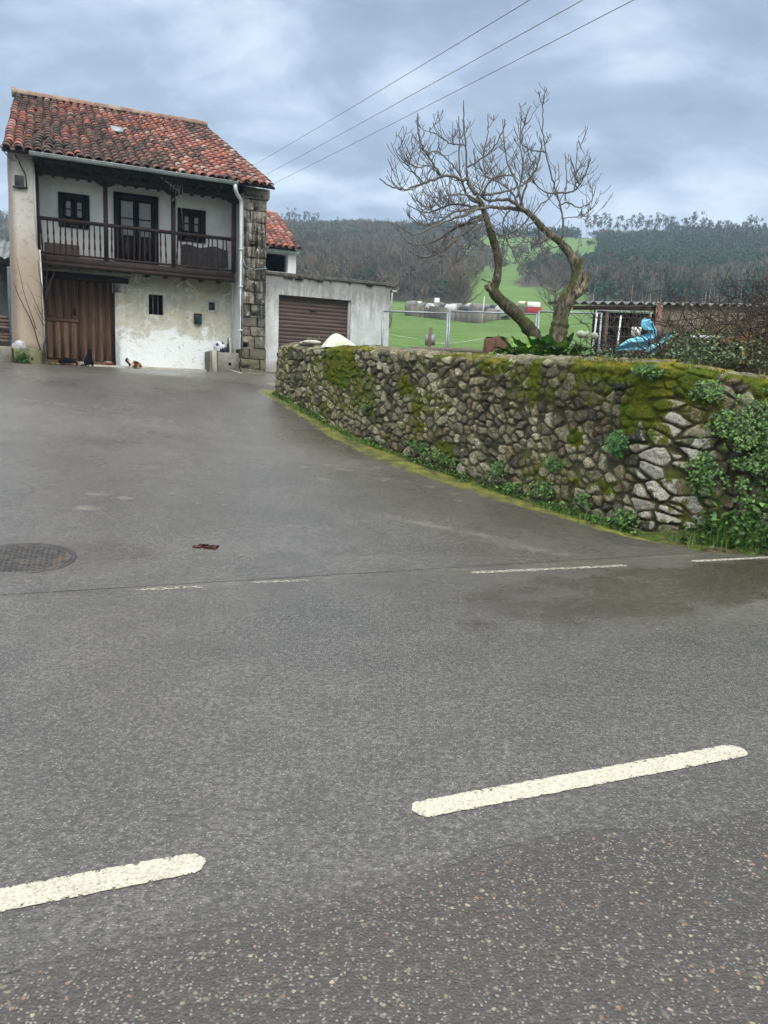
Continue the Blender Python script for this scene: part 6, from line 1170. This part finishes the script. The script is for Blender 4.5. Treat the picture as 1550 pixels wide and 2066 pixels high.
# ------------------------------------------------------------------ FAR FIELD
def tz(x, y): return float(terr(np.array(x), np.array(y)))
def far(px, Y, dz=0): q = at_y(px, 600, Y); return np.array([q[0], Y, tz(q[0], Y)+dz])
def enclosure():
    p0, p1, p2 = far(822, 84), far(968, 74), far(1040, 82); t = thing('walled_enclosure', 'low grey stone walled enclosure full of wrapped bales in the meadow', 'enclosure', tuple(p0))
    m = MB()
    for a, b in ((p0, p1), (p1, p2), (p0+(.5, 9, 1.3), p2+(2, 6, 1.0)), (p0, p0+(.5, 9, 1.3))):
        n = 14
        for i in range(n):
            c = a+(b-a)*i/n; d = a+(b-a)*(i+1)/n; h = 1.05+.12*rng.normal(); u = (d-c)/np.linalg.norm(d-c); s_ = np.array([-u[1], u[0], 0])*.2
            v = [c-s_-(0, 0, .6), d-s_-(0, 0, .6), d+s_-(0, 0, .6), c+s_-(0, 0, .6), c-s_+(0, 0, h), d-s_+(0, 0, h), d+s_+(0, 0, h), c+s_+(0, 0, h)]; m.add(v, [(0, 3, 2, 1), (4, 5, 6, 7), (0, 1, 5, 4), (2, 3, 7, 6), (3, 0, 4, 7), (1, 2, 6, 5)], col=np.tile(np.array((.15, .14, .12))*rng.uniform(.6, 1.5), (8, 1)))
    m.build('wall', M['twig'], t, tuple(p0))
    g = np.random.default_rng(8); lab = {'w': 'white wrapped bale', 'b': 'black wrapped bale', 'g': 'greyish wrapped bale'}
    mt = {'w': simple('pale_wrap', (.42, .43, .41), .45, .2, 6), 'b': simple('black_wrap', (.012, .014, .016), .35, .2, 5, spec=.5), 'g': simple('grey_wrap', (.16, .16, .15), .6, .3, 5)}
    for i in range(20):
        f = i/19; px = 832+f*190; k = 'gwgbwggbwgbbwgbgbbwg'[i]; q = far(px, 84-6*f+g.uniform(0, 2)); r = .60
        m = MB(); m.lathe((0, 0, 0), [(0, -.6), (r*.86, -.6), (r, -.5), (r*.99, .5), (r*.86, .6), (0, .6)], 14); o = m.build('wrapped_bale', mt[k]); o.location = q+(0, 0, .66+g.uniform(0, .28)); o.rotation_euler = (R(90), 0, g.uniform(0, 3)); tag(o, lab[k]+' among the bales inside the stone enclosure', 'bale', {'w': 'white bales', 'b': 'black bales', 'g': 'grey bales'}[k]+' in the enclosure')
enclosure()
def small_pole(name, label, cat, p, h, r, col=None, dx=0): m = MB(); m.tube([p, p+np.array([dx, 0, h])], [r, r*.8], 6); return tag(m.build(name, col or M['white_plastic'], off=tuple(p)), label, cat)
small_pole('white_pole', 'tall thin white pole beside the walled enclosure in the meadow', 'pole', far(975, 73), 2.5, .05, dx=.12)
q = far(788, 64); t = thing('utility_pole', 'pale leaning utility pole at the meadow edge right of the garage', 'utility pole', tuple(q)); m = MB(); m.tube([(0, 0, -.3), (.15, 0, 3.0)], [.08, .06], 7); m.build('pole', simple('pole_concrete', (.30, .28, .24), .9, .2, 6), t)
def bare_tree(name, label, p, h, w, seed, group=None, col=(.075, .060, .050), n=60, cat='tree', dens=1.0):
    g = np.random.default_rng(seed); t = thing(name, label, cat, tuple(p), 0, group); m = MB(); H0 = h*.35; m.tube([(0, 0, -.4), (g.normal(0, .1), 0, H0), (g.normal(0, .2), 0, h*.8)], [h*.022, h*.016, h*.004], 6, cap=False, col=np.tile(col, (18, 1))); m.build('trunk', M['twig'], t)
    m = MB()
    for k in range(int(n*dens)):
        b = g.uniform(.12, .75); a = g.uniform(0, 2*pi); L = w*.5*g.uniform(.5, 1.0)*(1-.35*abs(b-.4)); d = np.array([cos(a), sin(a), g.uniform(.25, 1.1)]); d /= np.linalg.norm(d); P0 = np.array([0, 0, h*b]); Q = curve([P0, P0+d*L*.5+g.normal(0, .05*L, 3), P0+d*L+np.array([0, 0, L*.25])]); m.tube(Q, np.linspace(h*.006, h*.0022, len(Q)), 4, cap=False, col=np.tile(np.array(col)*g.uniform(.8, 1.4), (len(Q)*4, 1)))
        for _ in range(9): i = g.integers(2, len(Q)); e = d*.6+g.normal(0, .7, 3); e[2] = abs(e[2])*.7+.2; e /= np.linalg.norm(e); l = L*g.uniform(.25, .6); m.tube([Q[i], Q[i]+e*l*.5+g.normal(0, .04*l, 3), Q[i]+e*l+(0, 0, l*.15)], [h*.0026, h*.002, h*.0012], 3, cap=False, col=np.tile(np.array(col)*g.uniform(.9, 1.7), (9, 1)))
    m.build('crown', M['twig'], t); return t
bare_tree('small_tree', 'small bare tree standing beside the pale utility pole right of the garage', far(787, 60), 2.2, 1.3, 3, n=16)
bare_tree('bare_tree', 'round bare brownish tree in the meadow behind the walled enclosure', far(930, 100), 6.4, 7.5, 5, col=(.13, .105, .085), n=80)
bare_tree('bare_tree', 'sparse bare tree behind the leaning fig trunk and the mesh fence', far(1120, 66), 5.0, 4.5, 7, n=40, col=(.11, .10, .09))
for i, (px, lb) in enumerate(((1049, 'left of the two white sheep on the green slope'), (1058, 'right of the two white sheep on the green slope'))):
    q = far(px, 150); P = [(-.45, 0, .62), (0, 0, .66), (.40, 0, .62), (.62, 0, .78), (.80, 0, .70), (-.4, .14, .3), (-.4, .14, .02), (-.4, -.14, .3), (-.4, -.14, .02), (.36, .14, .3), (.36, .14, .02), (.36, -.14, .3), (.36, -.14, .02)]
    E_ = [(0, 1), (1, 2), (2, 3), (3, 4), (0, 5), (5, 6), (0, 7), (7, 8), (2, 9), (9, 10), (2, 11), (11, 12)]; tag(skin('sheep', P, E_, [.27, .32, .27, .13, .08, .07, .04, .07, .04, .07, .04, .07, .04], simple('wool', (.62, .58, .48), .95, .2, 9), tuple(q), i*1.2), lb, 'sheep')
q = far(1078, 96); t = thing('beehive', 'white and red box on the grassy slope left of the pale trunk', 'box', tuple(q+(0, 0, .2))); m = MB(); m.bbox((-.95, -.6, .3), (.9, .6, 1.0), 0, .05); m.build('body', M['red_plastic'], t); m = MB(); m.bbox((-.9, -.65, 1.0), (.7, .62, 1.6), 0, .05); m.build('lid', M['white_plastic'], t)
q = far(882, 125); m = MB(); m.bbox((-.45, -.4, 0), (.4, .4, .95), .03, .06); o = m.build('white_box', M['white_plastic']); o.location = q+(0, 0, .4); tag(o, 'white box at the dark edge of the wood above the enclosure', 'box')
for i, px in enumerate((750, 756)): q = far(px, 215); m = MB(); m.bbox((-.38, -.3, -.3), (.38, .3, 4.0), .02, .05); o = m.build('beehive_box', M['white_plastic']); o.location = q; tag(o, ('left', 'right')[i]+' one of the pair of tiny white panels at the foot of the wood', 'panel')
m = MB()
for a, b in (((772, 672, 40), (842, 683, 40)), ((862, 690, 34), (905, 693, 34)), ((905, 693, 34), (975, 683, 34))):
    p, q = at_y(*a), at_y(*b); m.tube([p, (p+q)/2-(0, 0, .02), q], .008, 4)
tag(m.build('fence_wire', M['white_plastic']), 'thin pale electric fence wires strung across the meadow', 'wire')
# overhead lines
for lb, a, b in (('uppermost of the three thin overhead cables crossing the sky', (1062, -2), (500, 340)), ('middle one of the three thin overhead cables crossing the sky', (1168, -2), (500, 372)), ('lowest of the three thin overhead cables crossing the sky', (1274, -4), (500, 396))):
    p, q = at_y(*a, 13), at_y(*b, 44); p = p+(p-q)*.35; s_ = np.linspace(0, 1, 30)[:, None]; Q = p*(1-s_)+q*s_; Q[:, 2] -= .5*4*(s_*(1-s_))[:, 0]*.12; m = MB(); m.tube(Q, .0075, 5); tag(m.build('overhead_cable', M['line']), lb, 'cable', 'overhead cables')
p, q = hw(.3, -.1, 7.0), at_y(-60, 170, 9); s_ = np.linspace(0, 1, 16)[:, None]; Q = p*(1-s_)+q*s_; Q[:, 2] -= .3*4*(s_*(1-s_))[:, 0]; m = MB(); m.tube(Q, .009, 5); tag(m.build('service_line', M['cable']), 'thin dark service cable reaching the farmhouse eave from the left', 'cable')
# ------------------------------------------------------------------ WOODLAND on the hill
t = NT('forest_foliage', .9, .1); c = t.attr('col', 'Color'); t.col(t.mix(t.mr(t.noise(.6, 3, .6), .35, .7, 0, .35), c, t.mix(1, c, (.5, .5, .5), 'MULTIPLY'))); M['forest'] = t.m
def tri_cloud(g, n, ctr, rad, size, up=0., flat=.6, stretch=1.0):
    """n separate small triangles in an ellipsoid shell; returns (n*3,3)"""
    P = g.normal(0, 1, (n, 3)); P /= np.linalg.norm(P, axis=1)[:, None]; P *= (g.uniform(.25, 1, n)**.5)[:, None]; P = P*rad+ctr
    a = g.normal(0, 1, (n, 3)); a[:, 2] = a[:, 2]*(1-up)+up*2; a /= np.linalg.norm(a, axis=1)[:, None]; b = g.normal(0, 1, (n, 3)); b -= a*(a*b).sum(1)[:, None]; b /= np.linalg.norm(b, axis=1)[:, None]; s = size*g.uniform(.5, 1.3, (n, 1))
    return np.stack([P-a*s*stretch*.5-b*s*.4, P-a*s*stretch*.5+b*s*.4, P+a*s*stretch*.6], 1).reshape(-1, 3)
def tmpl(kind, g):
    V = []; C = []
    def trunk(h, r, col, lean=.03, segs=3, x=0, y=0):
        lx, ly = g.normal(0, lean*h, 2); v = []
        for (a, rr) in ((0, r), (1, r*.5)):
            for q in (0, 2.1, 4.2): v.append((x+lx*a+rr*cos(q), y+ly*a+rr*sin(q), h*a-(.5 if a == 0 else 0)))
        v = np.array(v)
        for i in range(3): j = (i+1) % 3; V.append(v[[i, j, 3+j]]); V.append(v[[i, 3+j, 3+i]]); C.append(np.tile(col, (6, 1)))
        return lx, ly
    if kind == 'bare':
        h = g.uniform(6, 10); trunk(h*.8, .16, (.15, .13, .11))
        v = tri_cloud(g, 130, (0, 0, h*.58), (h*.34, h*.34, h*.42), .85*h/5.5, .75, stretch=2.1); v2 = v.reshape(-1, 3, 3); c_ = v2.mean(1, keepdims=True); w = v2-c_; w[:, :2] *= .30; w[:, :2, 2] = (v2-c_)[:, :2, 2]; v = (c_+w).reshape(-1, 3); V.append(v); cc = np.array([(.085, .070, .050), (.115, .092, .066), (.050, .056, .036), (.145, .118, .088)])[g.integers(0, 4, 130)]; C.append(np.repeat(cc, 3, 0))
    elif kind == 'ever':
        h = g.uniform(6, 10); trunk(h*.5, .2, (.06, .05, .04))
        for q in range(6): c0 = np.array([g.normal(0, h*.17), g.normal(0, h*.17), h*g.uniform(.4, .82)]); k = 30; V.append(tri_cloud(g, k, c0, h*g.uniform(.16, .25)*np.array([1, 1, .75]), 1.0, 0)); C.append(np.repeat(np.array([(.020, .048, .024), (.034, .070, .032), (.052, .092, .042)])[g.integers(0, 3, k)], 3, 0))
    elif kind == 'euc':
        h = g.uniform(11, 17); lx, ly = trunk(h, .17, (.24, .22, .19), .03)
        for q in range(6): a = g.uniform(.58, 1.0); c0 = np.array([lx*a+g.normal(0, .9*(1.15-a)*2), ly*a+g.normal(0, .9), h*a]); k = 26; V.append(tri_cloud(g, k, c0, np.array([1.1, 1.1, 1.2])*g.uniform(.6, 1.3), .7, .3)); C.append(np.repeat(np.array([(.035, .058, .034), (.050, .075, .045), (.028, .045, .028)])[g.integers(0, 3, k)], 3, 0))
    elif kind == 'pale':
        h = g.uniform(10, 14); trunk(h, .15, (.32, .29, .25)); trunk(h*.85, .10, (.28, .26, .22), .05, x=1.2); k = 90; v = tri_cloud(g, k, (0, 0, h*.75), (h*.16, h*.16, h*.25), .8, .8, stretch=2.); V.append(v); C.append(np.repeat(np.array([(.10, .085, .07), (.07, .075, .05)])[g.integers(0, 2, k)], 3, 0))
    elif kind == 'con':
        h = g.uniform(7, 11)
        for q in range(9): a = q/9; k = 16; V.append(tri_cloud(g, k, np.array([0, 0, h*(.12+.85*a)]), np.array([1, 1, .45])*(1.7*(1-a)+.15), .7, 0)); C.append(np.repeat(np.array([(.025, .048, .025), (.035, .060, .030)])[g.integers(0, 2, k)], 3, 0))
    return np.concatenate(V), np.concatenate(C)
def woodland():
    g = np.random.default_rng(77); T = {k: [tmpl(k, g) for _ in range(6)] for k in ('bare', 'ever', 'euc', 'pale', 'con')}; out = {'bare': ([], []), 'ever': ([], []), 'euc': ([], [])}
    N_ = 12500; Y = 148+(g.uniform(0, 1, N_)**.75)*262; a = g.uniform(-.22, .60, N_)
    extra = np.linspace(-.60, -.44, 80); a = np.concatenate([a, extra]); Y = np.concatenate([Y, g.uniform(200, 400, 80)])
    X = a*Y; aj = a+.035*(fbm(a*Y/9, Y/16, 71)-.5); keep = ~(inpoly(aj, Y, HILLFIELD) & (g.uniform(0, 1, len(a)) > np.where((Y > 205) & (Y < 300) & (a < .14), .12, .012))) & ~inpoly(a, Y, LOWFIELD) & ~((a > .15) & (a < .25) & (Y < 245) & (g.uniform(0, 1, len(a)) < .6)) & ~((a > .23) & (a < .40) & (Y > 386)); keep &= g.uniform(0, 1, len(Y)) < np.interp(Y, [148, 250, 410], [.65, .8, 1.]); X, Y, a = X[keep], Y[keep], a[keep]; Z = terr(X, Y)
    mixv = fbm(X/38, Y/38, 14); low = (Y < 205)
    for x, y, z, aa, q, lo in zip(X, Y, Z, a, mixv, low):
        r = g.random()+(q-.5)*1.6
        if aa < .24: kind = ('bare' if r < .72 else ('pale' if r < .84 else 'ever')) if y < 300 else ('bare' if r < .35 else ('ever' if r < .6 else 'con'))
        else: kind = ('bare' if r < .42 else ('ever' if r < .88 else 'pale')) if y < 215 else (('ever' if r < .88 else 'bare') if y < 345 or aa < .34 else ('euc' if r < .5 else 'ever'))
        if aa > .40 and y > 300 and g.random() < .6: kind = 'euc'
        if y > 385 and kind == 'bare' : kind = 'con'
        v, c = T[kind][g.integers(0, 6)]; s_ = g.uniform(.7, 1.15)*(.9 if y > 370 else 1)*(.62 if kind not in ('euc', 'pale') else .55)
        th = g.uniform(0, 6.28); ct, st = cos(th), sin(th); R_ = np.array([[ct, -st, 0], [st, ct, 0], [0, 0, 1]]); key = {'bare': 'bare', 'pale': 'bare', 'ever': 'ever', 'con': 'ever', 'euc': 'euc'}[kind]
        out[key][0].append((v*s_) @ R_.T+np.array([x, y, z])); out[key][1].append(c*g.uniform(.75, 1.3))
    for key, nm, lb in (('bare', 'bare_woodland', 'grey-brown leafless woodland covering the lower hillside'), ('ever', 'evergreen_woodland', 'dark green evergreen woodland on the hillside'), ('euc', 'eucalyptus_wood', 'slender eucalyptus plantation on the upper right hillside')):
        v = np.concatenate(out[key][0]); c = np.concatenate(out[key][1]); m = MB(); m.add(v, np.arange(len(v)).reshape(-1, 3), col=c); tag(m.build(nm, M['forest']), lb, 'woodland', kind='stuff')
    # skyline trees one can tell apart: each its own object, meshes shared between copies
    protos = {}
    for k in range(5):
        for kind in ('euc', 'con'):
            v, c = T[kind][k]; cut = 18 if kind == 'euc' else 0; t0 = (v[:cut], c[:cut]); ms = []
            for part, (vv, cc) in (('trunk', t0), ('crown', (v[cut:], c[cut:]))):
                if len(vv): m = MB(); m.add(vv, np.arange(len(vv)).reshape(-1, 3), col=cc); ob = m.build(part, M['forest']); ms.append((part, ob.data)); bpy.data.objects.remove(ob)
            protos[(kind, k)] = ms
    def put(kind, px, Y, s_, label, group):
        q = at_y(px, 450, Y); z = tz(q[0], Y)-.5; e = bpy.data.objects.new('eucalyptus_tree' if kind == 'euc' else 'conifer_tree', None); sc.collection.objects.link(e); e.location = (q[0], Y, z); e.scale = (s_,)*3; e.rotation_euler = (0, 0, g.uniform(0, 6)); tag(e, label, 'tree', group)
        for part, me in protos[(kind, int(g.integers(0, 5)))]: o = bpy.data.objects.new(part, me); sc.collection.objects.link(o); o.parent = e
    for px in np.concatenate([np.linspace(1178, 1350, 30), np.linspace(1350, 1545, 30)]): put('euc', px+g.normal(0, 2.5), 396+g.normal(0, 3), g.uniform(.6, .9), 'tall thin eucalyptus in the row on the right skyline', 'eucalyptus row on the right skyline')
    for px in np.linspace(562, 640, 14): put('euc', px+g.normal(0, 2), 394+g.normal(0, 3), g.uniform(.45, .7), 'slender eucalyptus on the skyline just right of the farmhouse', 'eucalyptus row on the left skyline')
    for px in np.concatenate([g.uniform(635, 900, 26)]): put('con', px, 395+g.normal(0, 2), g.uniform(.25, .5), 'small conifer on the skyline between the farmhouse and the fig trees', 'conifers on the middle skyline')
woodland()
# ------------------------------------------------------------------ haze over the valley
m = MB(); m.box((-1300, -1250, -12), (1300, 700, 190)); hz = bpy.data.materials.new('haze'); hz.use_nodes = True; hz.node_tree.nodes.clear()
a = hz.node_tree.nodes.new('ShaderNodeVolumePrincipled'); b = hz.node_tree.nodes.new('ShaderNodeOutputMaterial'); hz.node_tree.links.new(a.outputs[0], b.inputs['Volume'])
a.inputs['Color'].default_value = (.58, .78, 1, 1); a.inputs['Density'].default_value = .00065; a.inputs['Anisotropy'].default_value = 0.0
tag(m.build('haze', hz), kind='stuff')
